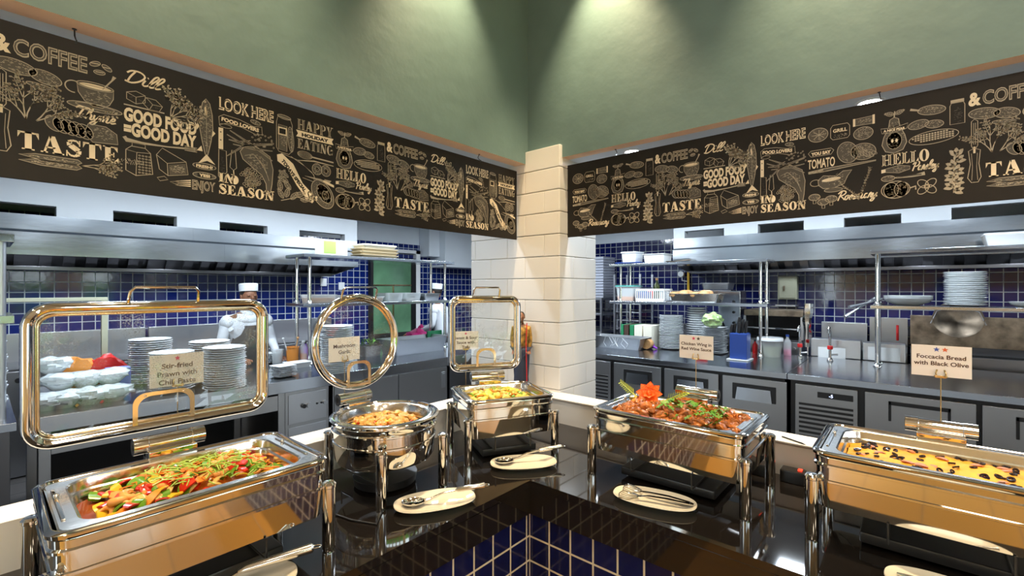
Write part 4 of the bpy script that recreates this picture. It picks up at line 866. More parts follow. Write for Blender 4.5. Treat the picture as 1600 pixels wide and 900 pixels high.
# ---------------- cooking line along the walls
def stove(name, x0, x1, y0, y1, z, label, cat, front, m='steel', splash=0, knobs=0, top='dsteel'):
    e = empty(name, ((x0 + x1) / 2, (y0 + y1) / 2, -.052), 0, label, cat)
    loc(e, B().box(x0, x1, y0, y1, -.04, z, .008).obj('body', m)); loc(e, B().box(x0 + .02, x1 - .02, y0 + .02, y1 - .02, z, z + .02, .004).obj('hob_top', top))
    if front == 'x':
        if splash: loc(e, B().box(x0, x0 + .05, y0, y1, z, z + splash, .006).obj('splashback', m))
        for k in range(knobs): yy = y0 + (k + .5) * (y1 - y0) / knobs; loc(e, B().cyl((x1, yy, z - .08), (x1 + .03, yy, z - .08), .022, 14).obj('knob', 'black'))
    else:
        if splash: loc(e, B().box(x0, x1, y1 - .05, y1, z, z + splash, .006).obj('splashback', m))
        for k in range(knobs): xx = x0 + (k + .5) * (x1 - x0) / knobs; loc(e, B().cyl((xx, y0, z - .08), (xx, y0 - .03, z - .08), .022, 14).obj('knob', 'orange' if k % 2 == 0 else 'steel'))
    return e
stove('gas_range', -6.85, -6.15, .1, 1.3, .92, 'stainless gas range under the left hood, nearest the left edge', 'cooker', 'x', splash=.3, knobs=4)
stove('griddle', -6.85, -6.15, 1.33, 2.5, .92, 'stainless griddle behind the blurred chef', 'cooker', 'x', splash=.3, knobs=3)
stove('deep_fryer', -6.85, -6.15, 2.53, 3.6, .95, 'stainless fryer with tall back behind the left counter sauce bottles', 'cooker', 'x', splash=.28, knobs=3)
def rangeB(p0, p1, **k): return xB(p0, 6.55), xB(p1, 6.55)
a, b_ = rangeB(1035, 1150); stove('bread_oven', a, b_, 6.5, 7.3, 1.0, 'dark steel oven behind the plate stacks', 'oven', 'y', m='dsteel', splash=.12)
a, b_ = rangeB(1160, 1254); stove('salamander_grill', a, b_, 6.5, 7.3, 1.02, 'steel salamander grill with orange and steel knobs under the beige wall box', 'grill', 'y', splash=.1, knobs=4)
b = B().box(a, b_, 6.62, 7.2, 1.32, 1.40, .01); gx = empty('grill_hood', ((a + b_) / 2, 6.9, 1.1), 0, 'greasy brown wooden-edged grill canopy above the salamander grill', 'grill canopy'); loc(gx, b.obj('canopy', 'oldsteel'))
loc(gx, B().box(a, a + .03, 6.6, 7.2, 1.04, 1.32).obj('side_panel', 'steel')); loc(gx, B().box(b_ - .03, b_, 6.6, 7.2, 1.04, 1.32).obj('side_panel', 'steel')); loc(gx, B().box(a + .03, b_ - .03, 7.0, 7.2, 1.04, 1.32).obj('back_plate', 'dark')); loc(gx, B().tube([(a + .05, 6.58, 1.17), (b_ - .05, 6.58, 1.17)], .012).obj('rail', 'chrome'))
a, b_ = rangeB(1270, 1348); stove('deep_fryer', a, b_, 6.5, 7.3, .98, 'double deep fryer with taped paper sheet on its front cover', 'fryer', 'y', m='steel', splash=.26, knobs=0)
a, b_ = rangeB(1352, 1418); stove('pasta_cooker', a, b_, 6.5, 7.3, .98, 'tall steel pasta cooker beside the shelf post with red handle', 'cooker', 'y', m='fridge', splash=.34)
loc(bpy.data.objects['pasta_cooker'], B().tube([((a + b_) / 2 + .1, 6.48, 1.12), ((a + b_) / 2 + .1, 6.44, 1.2), ((a + b_) / 2 + .1, 6.46, 1.28)], .012).obj('handle', 'red'))
a, b_ = rangeB(1422, 1720); stove('wok_range', a, b_, 6.4, 7.3, 1.0, 'blackened wok range with old greasy splashback under the plate shelf', 'cooker', 'y', m='dsteel', top='dark')
wr = bpy.data.objects['wok_range']; loc(wr, B().box(a, b_, 7.2, 7.28, 1.02, 1.36, .004).obj('splashback', 'oldsteel'))
p = aty(1496, 520, 6.75); e = empty('wok', (p.x, 6.75, 1.02), 0, 'big blackened wok standing up on the wok range', 'wok')
b = B().lathe([(.0, .005), (.09, .015), (.16, .05), (.20, .10), (.197, .10), (.15, .055), (.0, .01)], seg=32); b.obj('bowl', 'oldsteel', e, M=Matrix.Translation((0, .05, .30)) @ Matrix.Rotation(R(70), 4, 'X'))
B().tube([(-.21, -.04, .28), (-.16, -.03, .41), (0, -.02, .49), (.16, -.03, .41), (.21, -.04, .28)], .006).obj('rim', 'steel', e)
# front covers of the sink/fryers with taped paper sheets
for k, (p0, p1, t) in enumerate(((1263, 1343, 'steel fryer cover with taped white paper left of the shelf post'), (1346, 1415, 'steel fryer cover with taped white paper right of the shelf post'))):
    a, b_ = xB(p0, 6.1), xB(p1, 6.1); e = empty('fryer_cover', ((a + b_) / 2, 6.3, .9), 0, t, 'cover'); e.location.z = .9
    loc(e, B().box(a, b_, 6.26, 6.44, .9, aty(p0, 530 if k == 0 else 537, 6.1).z, .01).obj('cover', 'steel')); 
    s0, s1 = xB(p0 + 15 if k == 0 else p0 + 10, 6.24), xB(p1 - 22 if k == 0 else p1 - 8, 6.24); z1 = aty(p0, 540, 6.2).z; loc(e, B().box(s0, s1, 6.252, 6.259, z1 - .15, z1 - .01).obj('paper_sheet', 'china', sharp=0))
# wall things
p = aty(1217, 432, 7.3); q = aty(1247, 468, 7.3); e = empty('wall_box', ((p.x + q.x) / 2, 7.34, q.z), 0, 'beige metal box with a small latch on the dark blue tiled wall', 'wall box')
loc(e, B().box(p.x, q.x, 7.22, 7.35, q.z, p.z, .01).obj('box', 'cab')); loc(e, B().box(p.x + .02, q.x - .02, 7.21, 7.22, q.z + .02, p.z - .02, .004).obj('door', 'cab')); loc(e, B().box(p.x + .07, p.x + .09, 7.195, 7.21, (p.z + q.z) / 2 - .04, (p.z + q.z) / 2 + .03, .003).obj('latch', 'oldsteel')); loc(e, B().box(p.x - .03, q.x, 7.1, 7.35, q.z - .09, q.z - .07).obj('bracket_shelf', 'steel'))
for px_, py_ in ((1062, 428),): 
    p = aty(px_, py_, 7.2); e = empty('gas_valve', (p.x, 7.35, p.z - .2), 0, 'yellow gas pipe with round gauge on the blue wall', 'gas valve'); loc(e, B().tube([(p.x + .1, 7.3, p.z - .35), (p.x + .1, 7.3, p.z + .1)], .02).obj('pipe', 'yellow')); loc(e, B().cyl((p.x, 7.3, p.z), (p.x, 7.24, p.z), .045, 20).obj('gauge', 'china')); loc(e, B().tube([(p.x, 7.3, p.z), (p.x, 7.3, p.z - .1), (p.x + .1, 7.3, p.z - .12)], .01).obj('branch_pipe', 'steel'))
p = aty(1072, 385, YH + .2); tag(B().tube([(p.x - .02, YH + .3, 2.3), (p.x - .03, YH + .2, 2.45), (p.x + .02, YH + .1, 2.52), (p.x + .1, YH + .1, 2.54), (p.x + .15, YH + .2, 2.5)], .018).obj('cable_conduit', 'tan'), 'curved tan conduit hose over the end of the right hood', 'conduit')
# kitchen door with a green-tinted pane on the left wall
d0, d1, dz = yA(581, -6.87), yA(641, -6.87), 2.16
e = empty('door_1', (-6.88, d0, -.05)); struct(e)
loc(e, B().box(-6.9, -6.82, d0 - .05, d0, -.05, dz + .05).box(-6.9, -6.82, d1, d1 + .09, -.05, dz + .05).box(-6.9, -6.82, d0, d1, dz, dz + .05).obj('door_frame', 'black', sharp=0))
loc(e, B().box(-6.9, -6.81, d1 + .09, d1 + .18, -.05, 2.36).box(-6.9, -6.81, d0 - .1, d1 + .18, 2.30, 2.36).obj('door_trim', 'white', sharp=0)); MT['door_green'] = mat('green_pane_glass', (.14, .30, .17), .1, spec=.8, var=.35, vscale=1.5)
loc(e, B().box(-6.88, -6.85, d0, d1, .9, dz).obj('door_glass', 'door_green', sharp=0)); loc(e, B().box(-6.88, -6.84, d0, d1, -.05, .9).obj('door_panel', 'dark', sharp=0)); loc(e, B().box(-6.85, -6.83, d0, d1, 1.72, 1.74).box(-6.85, -6.83, (d0 + d1) / 2, (d0 + d1) / 2 + .02, .9, 1.73).obj('door_bars', 'brass', sharp=0))
struct(bpy.data.objects['door_frame']); 
# ---------------- crockery, built once per kind and copied
def stack(proto, x, y, z, n, pitch, label, group, rz=0, jit=.004, jr=6):
    for k in range(n):
        o = copy_tree(proto) if proto.get('used') else proto; proto['used'] = 1
        o.location = (x + random.uniform(-jit, jit), y + random.uniform(-jit, jit), z + k * pitch); o.rotation_euler = (0, 0, R(rz + random.uniform(-jr, jr)))
        tag(o, label, 'plate' if 'plate' in group else 'bowl', group)
def plate_round(r=.14, name='dinner_plate', wav=0, m='china'): return B().lathe([(0, .002), (r * .55, .002), (r * .6, 0), (r * .64, .003), (r * .98, .018), (r, .020), (r * .98, .022), (r * .66, .008), (0, .006)], seg=48, wav=wav, nw=16).obj(name, m, None, sharp=50)
def plate_square(h=.085, name='square_plate'): return B().loft([rr(h * .6, h * .6, .015, 0), rr(h * .95, h * .95, .02, .010), rr(h, h, .02, .013), rr(h * .97, h * .97, .02, .014), rr(h * .62, h * .62, .015, .005)], (1, 1)).obj(name, 'china', None, sharp=50)
def bowl(r=.1, h=.07, name='bowl', m='china'): return B().lathe([(0, 0), (r * .45, 0), (r * .5, .006), (r * .85, h * .45), (r, h), (r * .96, h), (r * .8, h * .47), (r * .4, .012), (0, .01)], seg=32).obj(name, m, None, sharp=50)
for o in (pr := [plate_round(.145, 'ribbed_plate', .03), plate_round(.15, 'dinner_plate'), plate_square(), plate_round(.13, 'deep_plate'), plate_square(.13, 'large_square_plate')]): pass
rib, din, sq, deep, lsq = pr
S = []
for k, (px_, py_, n, w_) in enumerate(((240, 600, 27, 'behind the prawn card'), (275, 612, 22, 'just left of the prawn card centre'), (335, 600, 26, 'behind the right part of the big lid'), (358, 610, 24, 'nearest the right side of the big lid frame'))):
    p = atz(px_, py_, .9); stack(rib, max(-4.95, p.x - .1), p.y, .9, int(n * .8), .017, 'white ribbed plate in the tall stack %s' % w_, 'ribbed plates %s' % w_)
p = atz(535, 584, .9); stack(rib, p.x - .1, p.y, .9, 26, .0165, 'white ribbed plate in the tall stack seen through the round lid', 'ribbed plates behind the round lid')
for px_, py_, n, w_ in ((432, 568, 8, 'nearer the sauce tub'), (452, 591, 8, 'at the front edge of the counter')):
    p = atz(px_, py_, .9); stack(sq, p.x - .12, p.y, .9, n, .0125, 'small square white plate in the stack %s' % w_, 'square plates %s' % w_, rz=8)
p = atz(1044, 546, .9); stack(din, p.x, p.y + .1, .9, 22, .0195, 'grey-white round plate in the tall stack left of the wing card', 'round plates left of the wing card')
p = atz(1083, 548, .9); stack(deep, p.x, p.y + .14, .9, 19, .0285, 'deep white plate in the stack behind the wing card', 'deep plates behind the wing card')
p = atz(1110, 553, .9); stack(lsq, p.x, p.y + .12, .9, 16, .020, 'large square white plate in the stack beside the blue knife block', 'large square plates')
p = aty(1508, 476, 5.98); stack(din, p.x, 5.98, 1.51, 19, .0165, 'white dinner plate in the tall stack on the right overshelf', 'dinner plates on the shelf')
din2 = bowl(.19, .07, 'serving_bowl'); p = aty(1418, 476, 5.98); din2.location = (p.x, 5.98, 1.51); tag(din2, 'wide white serving bowl on the right overshelf, lowest of three', 'bowl')
for k, t in enumerate(('middle one of three wide white bowls nested on the right overshelf', 'topmost of three wide white bowls nested on the right overshelf')): o = din2.copy(); COL.objects.link(o); o.location.z += .013 * (k + 1); tag(o, t, 'bowl')
o = bowl(.12, .05, 'cereal_bowl'); p = aty(1592, 476, 5.98); o.location = (p.x + .05, 5.98, 1.51); tag(o, 'small white bowl at the right edge of the overshelf', 'bowl')
# left-edge white bowls
bw = bowl(.15, .11, 'mixing_bowl'); first = True
for k, (px_, n, x_) in enumerate(((12, 4, -4.15), (-12, 5, -4.3), (16, 3, -4.6))):
    y_ = yA(px_, x_)
    for j in range(n):
        o = bw if first else bw.copy()
        if not first: COL.objects.link(o)
        first = False; o.location = (x_, min(y_, -.02), .9 + j * .085); tag(o, 'white bowl in the nested stack at the left edge of the picture', 'bowl', 'nested white bowls')
# wrapped bowls behind the big lid
wb = empty('wrapped_bowl', (0, 0, 0)); tag(wb, '', '')
b = B().lathe([(0, 0), (.05, 0), (.095, .05), (.10, .075)], seg=28, caps=(0, 0)); b.obj('bowl', 'china', wb)
b = B().sph((0, 0, .065), (.108, .108, .045), 16, rough=.35, sd=3); b.obj('cling_film', 'wrap', wb)
spots = [(72, 628, 0, 'lowest at the left'), (100, 625, 0, 'front, second from the left'), (140, 618, 0, 'front centre'), (178, 612, 0, 'front, nearest the plate stacks'), (95, 596, .1, 'upper left of the heap'), (135, 592, .1, 'on top of the heap'), (172, 590, .1, 'upper, nearest the plate stacks'), (82, 565, .2, 'at the back of the heap')]
for k, (px_, py_, dz, t) in enumerate(spots):
    o = wb if k == 0 else copy_tree(wb); X_ = -4.2 - dz * 1.6; p = atx(px_, 450, X_)
    o.location = (X_, p.y, .9 + dz * .95); o.rotation_euler = (0, 0, k * 1.3); tag(o, 'film-wrapped white bowl seen through the big lid, ' + t, 'bowl')
# ---------------- containers and small goods
def tub(name, label, cat, c, sx, sy, h, m, lid=None, fill=None, r=.02, flare=1.08, group=None, rz=0):
    e = empty(name, c, rz, label, cat, group); sx, sy = sx / 2, sy / 2
    B().loft([rr(sx * .9, sy * .9, r, 0), rr(sx, sy, r, h - .008), rr(sx * flare, sy * flare, r, h - .006), rr(sx * flare, sy * flare, r, h), rr(sx * .97, sy * .97, r, h), rr(sx * .87, sy * .87, r, .006)], (1, 1)).obj('tub_body', m, e)
    if fill: B().loft([rr(sx * .88, sy * .88, r, .008), rr(sx * .93, sy * .93, r, h * fill[1])]).obj('contents', fill[0], e)
    if lid: B().loft([rr(sx * flare * 1.02, sy * flare * 1.02, r, h), rr(sx * flare * 1.02, sy * flare * 1.02, r, h + .012), rr(sx * .9, sy * .9, r, h + .016)]).obj('tub_lid', lid, e)
    return e
def bottle(name, label, c, r, h, m, cap, fill=None, group=None):
    e = empty(name, c, 0, label, 'bottle', group)
    B().lathe([(0, 0), (r, 0), (r, h * .62), (r * .85, h * .70), (r * .38, h * .82), (r * .35, h * .92)], seg=20, caps=(0, 1)).obj('bottle_body', m, e)
    B().lathe([(0, h * .9), (r * .45, h * .9), (r * .45, h), (0, h)], seg=16).obj('cap', cap, e)
    if fill: B().lathe([(0, .003), (r * .95, .003), (r * .95, h * fill[1]), (0, h * fill[1])], seg=20).obj('contents', fill[0], e)
    return e
# left overshelf, top tier
a, b_ = yA(506, -4.7), yA(543, -4.7); e = empty('carton', (-4.8, (a + b_) / 2, 2.03), 0, 'white carton with a lime green label on the top left shelf', 'box'); B().box(-.1, .1, -(b_ - a) / 2, (b_ - a) / 2, 0, .16, .003).obj('box', 'foam', e); B().box(.1, .102, -(b_ - a) / 2, 0, .02, .15).obj('green_label', 'lime', e, sharp=0)
for k in range(4):
    tub('takeaway_box', 'kraft takeaway box on the top left shelf, %s' % ('lowest of the stack', 'second from the bottom', 'third from the bottom', 'topmost under a white lid')[k], 'box', (-4.83, (yA(560, -4.8) + yA(614, -4.8)) / 2, 2.03 + k * .036), .24, .50 if k < 3 else .44, .036, 'tan' if k < 3 else 'foam', lid='foam' if k == 3 else None, flare=1.03)
# middle tier
def onA(p0, p1, X): return (yA(p0, X) + yA(p1, X)) / 2, yA(p1, X) - yA(p0, X)
for p0, p1, h, m, fl, t in ((481, 524, .09, 'plastic', ('bread', .6), 'clear tub of beige food at the near end of the left middle shelf'), (528, 570, .08, 'plastic', ('orange', .4), 'clear tub with brown food behind the round lid handle'), (573, 598, .06, 'plastic', ('bread', .7), 'shallow clear tub of orange slices on the left middle shelf'), (603, 628, .10, 'plastic', None, 'empty clear container on the left middle shelf beside the steel pan'), (630, 656, .10, 'plastic', ('china', .3), 'clear container with white portions next to the steel pan'), (660, 685, .09, 'steel', None, 'deep steel pan at the far end of the left middle shelf')):
    y_, w_ = onA(p0, p1, -4.75); tub('food_container', t, 'container', (-4.83, y_, 1.52), .26, w_ * .92, h, m, fill=fl)
# left counter
p = atx(457, 450, -4.95); p.z = .9; tub('utensil_tub', 'orange tub bristling with spoons beside the left shelf post', 'container', (p.x, p.y, .9), .12, .12, .16, 'orange', r=.05)
for k, (dx, dy, m_) in enumerate(((.0, -.05, 'china'), (.02, .02, 'bread'), (-.02, .04, 'bread'))): tag(B().tube([(0, 0, 0), (dx, dy * 1.6, .24)], .006).sph((dx, dy * 1.6, .245), .014, 8).obj('spoon_handle' if False else 'tasting_spoon', m_, None, loc=(p.x + dx, p.y + dy * .3, .907)), ('white-tipped spoon leaning in the orange tub', 'short beige spoon in the middle of the orange tub', 'beige spoon at the far side of the orange tub')[k], 'spoon')
p = atx(443, 450, -4.85); p.z = .9; tub('sauce_tub', 'translucent tub just left of the orange utensil tub', 'container', (p.x - .15, p.y, .9), .11, .11, .14, 'plastic', r=.05)
p = atx(474, 450, -4.95); bottle('squeeze_bottle', 'squeeze bottle with amber liquid right of the orange tub', (p.x, p.y, .9), .04, .22, 'plastic', 'china', ('orange', .35))
p = atx(484, 450, -4.85); bottle('sauce_bottle', 'slim purple bottle beside the amber squeeze bottle', (p.x - .1, p.y, .9), .025, .2, 'purple', 'black')
p = atx(472, 450, -4.5); tub('napkin_tray', 'white tray under the squeeze bottle on the left counter', 'tray', (p.x - .1, p.y, .9), .16, .22, .05, 'china')
a = atz(618, 556, .9); b_ = atz(666, 549, .9); tub('gastronorm_pan', 'long brushed steel food pan on the left counter by the pink bag', 'pan', (a.x - .12, (a.y + b_.y) / 2 + .12, .9), .34, .78, .18, 'steel')
p = atx(653, 450, -5.03); e = B().sph((0, 0, .105), (.15, .16, .115), 20, rough=.5, sd=5).tube([(0, 0, .18), (.02, .01, .25), (.06, .02, .27)], [.03, .02, .03]).obj('bin_bag', 'pink', None, loc=(p.x, p.y, .9)); tag(e, 'knotted bright pink plastic bag behind the steel pan', 'bag')
p = atx(676, 450, -4.85); tub('blue_crate', 'low blue crate with a pink rim right of the pink bag', 'crate', (p.x, p.y, .9), .22, .24, .07, 'blue', lid='pink')
p = atz(691, 543, .9); tag(B().box(-.012, .012, -.12, .12, 0, .22, .004).obj('cutting_board', 'green', None, loc=(p.x - .1, p.y - .05, .9)), 'green board standing upright by the far left shelf post', 'cutting board')
p = atx(588, 450, -4.6); e = tub('herb_pot', 'dark container of green herbs seen through the round lid', 'container', (p.x - .15, p.y, .9), .2, .22, .12, 'dsteel')
b = B()
for k in range(60):
    a_ = random.uniform(0, 6.28); q_ = random.uniform(0, .09); c_ = Vector((q_ * math.cos(a_), q_ * math.sin(a_), .12 + random.uniform(0, .07))); u = Vector((random.uniform(-1, 1), random.uniform(-1, 1), random.uniform(0, 1))).normalized() * .03; v = u.cross(Vector((0, 0, 1))) * .5
    b.face([c_ - u, c_ + v, c_ + u, c_ - v])
stuff(b.obj('herb_leaves', 'leafg', e, sharp=0))
p = atx(567, 450, -4.4); tub('glass_jar', 'clear jar between the ribbed plates and the herbs', 'jar', (p.x - .25, p.y, .9), .16, .16, .2, 'plastic', r=.07)
for k, (px_, py_, m, t) in enumerate(((120, 575, 'orange', 'orange snack packet behind the wrapped bowls'), (165, 575, 'red', 'reddish snack packet nearer the plate stacks'))):
    p = atz(px_, py_, .9); tag(B().sph((0, 0, .12), (.05, .13, .12), 14, rough=.4, sd=k).obj('snack_packet', m, None, loc=(-4.88, yA(px_, -4.88), .9)), t, 'packet')
y_, w_ = onA(166, 203, -4.6); tag(B().box(-.06, .06, -w_ / 2, w_ / 2, 0, .17, .004).obj('carton_box', MT.setdefault('lilac', mat('lilac_card', (.22, .25, .62), .5)), None, loc=(-4.62, y_, .9)), 'lilac carton between wrapped bowls and ribbed plates', 'box')
p = atx(163, 470, -5.0); e = empty('rack_upright', (-5.0, p.y, .9), 0, 'pale upright post with a long rail behind the wrapped bowls', 'rack'); B().box(-.02, .02, -.02, .02, 0, p.z - .9, .004).obj('upright', 'cab', e); B().box(-.02, .02, -1.6, .02, p.z - .9, p.z - .87, .004).obj('rail', 'cab', e)
for k, (px_, py_, t) in enumerate(((505, 441, 'small square white switch plate below the end of the left hood'), (533, 447, 'small white socket plate beside the green-paned door'))):
    p = atx(px_, py_, -6.9); tag(B().box(0, .02, -.05, .05, -.06, .06, .004).obj('wall_switch', 'china', None, loc=p), t, 'switch')
# right counter goods
def onB(p0, p1, Y): a_, c_ = xB(p0, Y), xB(p1, Y); return (a_ + c_) / 2, c_ - a_
x_, w_ = onB(976, 1001, 5.98); tub('storage_box', 'grey-white box with lid standing on the blue trays', 'box', (x_, 5.98, 2.035), w_ * .9, .25, .13, 'china', lid='china')
x_, w_ = onB(968, 1008, 5.95); tub('blue_tray', 'flat blue tray on the top right shelf under the white box', 'tray', (x_, 5.95, 2.01), w_, .3, .022, 'blue', flare=1.0)
x_, w_ = onB(1010, 1046, 5.95); tub('ice_cream_tub', 'white tapered tub with a rim on the top right shelf', 'tub', (x_, 5.95, 2.01), w_ * .9, .28, .12, 'china')
x_, w_ = onB(1035, 1062, 5.88); tag(B().lathe([(0, 0), (.03, .002), (.05, .015), (.048, .017), (0, .006)], seg=20, sx=1.3).tube([(.05, 0, .012), (.15, 0, .02), (.26, 0, .025)], [.006, .005, .007]).obj('serving_spoon', 'oldsteel', None, loc=(x_, 5.86, 2.01)), 'large serving spoon lying on the top right shelf', 'spoon')
x_, w_ = onB(969, 997, 5.95); tub('food_box', 'clear food box with teal rim on the right middle shelf', 'container', (x_, 5.95, 1.5), w_, .25, .20, 'plastic', lid='tealp' if 'tealp' in MT else 'wrap', fill=('orange', .3))
x_, w_ = onB(1001, 1044, 5.93); e = empty('plastic_basket', (x_, 5.93, 1.5), 0, 'white slotted plastic basket on the right middle shelf', 'basket'); hw_ = w_ / 2
b = B().box(-hw_, hw_, -.14, .14, 0, .012, .003).box(-hw_, hw_, -.15, -.13, .14, .17, .004).box(-hw_, hw_, .13, .15, .14, .17, .004).box(-hw_, -hw_ + .02, -.14, .14, .14, .17, .004).box(hw_ - .02, hw_, -.14, .14, .14, .17, .004).box(-hw_, hw_, -.15, -.14, 0, .04)
n = 14
for k in range(n + 1):
    xx = -hw_ + k * w_ / n
    for yy in (-.145, .14): b.box(xx - .006, xx + .006, yy, yy + .006, .02, .15)
for k in range(8):
    for xx in (-hw_, hw_ - .006): b.box(xx, xx + .006, -.14 + k * .04, -.13 + k * .04, .02, .15)
b.obj('basket_body', 'china', e)
bottle('oil_bottle', 'dark green oil bottle standing in the white basket', (x_ + .02, 5.97, 1.513), .04, .30, 'olive' if 'olive' in MT else 'leafg', 'bread')
tag(B().box(-.07, .07, -.05, .05, 0, .12, .004).obj('spice_packet', 'blue', None, loc=(x_ - .12, 5.9, 1.513)), 'blue printed packet at the front of the white basket', 'packet')
tag(B().sph((0, 0, .08), (.06, .05, .08), 12).obj('spice_jar', 'red', None, loc=(x_ - .08, 6.0, 1.513)), 'red-topped jar behind the packet in the white basket', 'jar')
x_, w_ = onB(1050, 1130, 5.95); e = tub('bun_tray', 'steel tray of round buns on the right middle shelf', 'tray', (x_, 5.95, 1.5), w_ * .95, .28, .11, 'pan')
bun = B().lathe([(0, 0), (.055, .0), (.068, .025), (.055, .055), (.025, .068), (0, .07)], seg=20).obj('bun', 'bread', None)
for k in range(8):
    o = bun if k == 0 else bun.copy()
    if k: COL.objects.link(o)
    o.location = (x_ - w_ * .40 + (k % 4) * .125, 5.87 + (k // 4) * .13, 1.565 + .02 * (k % 2)); tag(o, 'round golden bun lying in the steel tray on the right middle shelf', 'bun', 'buns in the steel tray')
x_, w_ = onB(1106, 1138, 6.7); tub('hotel_pan', 'empty steel pan standing high on the machine behind the buns', 'pan', (xB(1122, 6.75), 6.75, 1.66), .36, .3, .09, 'steel')
x_, w_ = onB(1128, 1153, 6.55); e = empty('dough_machine', (x_, 6.7, 1.0), 0, 'tall grey steel kitchen machine with a black hose behind the knife block', 'machine'); e.location.z = 1.02
B().box(-.15, .13, -.15, .15, 0, .62, .01).box(-.5, .0, -.1, .15, .58, .635, .008).obj('machine_body', 'worktop', e)
for k in range(4): B().cyl((.05, -.15, .06 + k * .14), (.05, -.17, .06 + k * .14), .017, 12).obj('bolt', 'black', e)
B().tube([(-.13, -.16, .25), (-.10, -.2, .15), (-.06, -.18, .02)], .025).obj('hose', 'black', e)
# boards upright, steel rack box with netted wrap, ribbon, tape
x0_, _ = onB(970, 976, 5.75)
for k, (px0_, px1_, m, t) in enumerate(((971, 975, 'green', 'green cutting board at the front of the upright boards'), (976, 983, 'brownb', 'dark brown cutting board standing between two green ones'), (985, 991, 'green', 'green cutting board standing beside the white ones'), (992, 1004, 'foam', 'white cutting board standing next to the green board'), (1006, 1019, 'foam', 'white cutting board nearest the round plates'))):
    if m == 'brownb': MT.setdefault('brownb', mat('brown_board', (.06, .03, .02), .5))
    x_, w_ = onB(px0_, px1_, 5.7); tag(B().box(-w_ / 2, w_ / 2, -.02, .30, 0, .29, .004).obj('cutting_board', m, None, loc=(x_, 5.7, .9)), t, 'cutting board')
a = atz(1008, 546, .9); e = tub('steel_bin', 'long steel box draped with white netting left of the round plates', 'steel box', (a.x - .36, a.y - .02, .9), .74, .3, .15, 'steel')
b = B()
for k in range(7): s_ = -.1 + k * .045; b.tube([(s_, -.16, .15), (s_ + random.uniform(-.08, .12), -.165, .07), (s_ + random.uniform(-.1, .1), -.165, .0 + random.uniform(.01, .05))], .0022, 6)
b.obj('netting', 'china', e)
tag(B().tube([(.0, -.05, .07), (0, .05, .07)], .062, 20).obj('tape_roll', 'bread', None, loc=(a.x + .02, a.y + .03, .9)), 'tan roll of tape at the end of the steel box', 'tape roll')
p = atz(1016, 545, .9); tag(B().sph((0, 0, .04), (.055, .05, .04), 16, rough=.4, sd=9).tube([(0, 0, .05), (.06, -.02, .03), (.09, .0, .012)], [.02, .015, .012]).obj('ribbon_bundle', 'purple', None, loc=(p.x, p.y, .9)), 'bright purple ribbon bundle on the right counter', 'ribbon')
p = aty(1110, 509, 5.55); tag(B().sph((0, 0, .08), (.12, .11, .085), 24, rough=.3, sd=4).obj('lettuce_bag', MT.setdefault('lettuce', mat('lettuce_in_film', (.34, .50, .20), .25, bump=.8, bscale=20, var=.7, vscale=14, coat=.6)), None, loc=(p.x, 5.62, .9 + 16 * .020 + .005)), 'film bag of green lettuce lying on the large square plates', 'bag')
x_, w_ = onB(1143, 1170, 5.45); e = empty('knife_block', (x_, 5.45, .9), 0, 'blue knife block holding black-handled knives on a white tray', 'knife block'); B().box(-w_ * .62, w_ * .62, -.12, .12, 0, .012, .004).obj('tray', 'china', e); B().box(-w_ / 2, w_ / 2, -.08, .08, .012, .29, .012).obj('block', 'blue', e)
for k, (dx, dy, hh) in enumerate(((-.06, 0, .1), (-.02, .02, .17), (.02, 0, .15), (.05, .02, .13), (.0, -.04, .12), (-.08, -.03, .09))):
    B().loft([rr(.012, .016, .006, .29, cx=dx, cy=dy), rr(.016, .02, .008, .29 + hh * .6, cx=dx + .004, cy=dy), rr(.013, .018, .008, .29 + hh, cx=dx + .012, cy=dy)]).obj('knife_handle', 'black', e)
p = atz(1200, 558, .9); e = empty('round_tub', (p.x, p.y + .1, .9), 0, 'round translucent tub of olive liquid with a white lid on the right counter', 'tub'); B().lathe([(0, 0), (.105, 0), (.125, .17), (.13, .19)], seg=32).obj('tub_body', 'plastic', e); B().lathe([(0, .004), (.10, .004), (.112, .12), (0, .12)], seg=32).obj('contents', MT.setdefault('olive2', mat('olive_liquid', (.33, .36, .20), .3)), e); B().lathe([(.0, .215), (.13, .215), (.135, .205), (.135, .18), (.13, .178)], seg=32).obj('tub_lid', 'china', e)
bottle('water_bottle', 'clear bottle with a blue cap and pink liquid beside the round tub', tuple(atz(1227, 557, .9) + Vector((0, .12, 0))), .04, .24, 'plastic', 'blue', ('pink', .25))
bottle('small_sauce_bottle', 'small bottle with red label at the corner of the knife block tray', tuple(atz(1178, 553, .9) + Vector((0, .05, 0))), .028, .16, 'red', 'black')
p = atz(1083, 520, .9); tag(B().box(-.06, .06, -.03, .03, 0, .05, .004).obj('red_box', 'red', None, loc=(aty(1095, 530, 5.3).x, 5.33, .9)), 'small red box standing just behind the wing card', 'box')
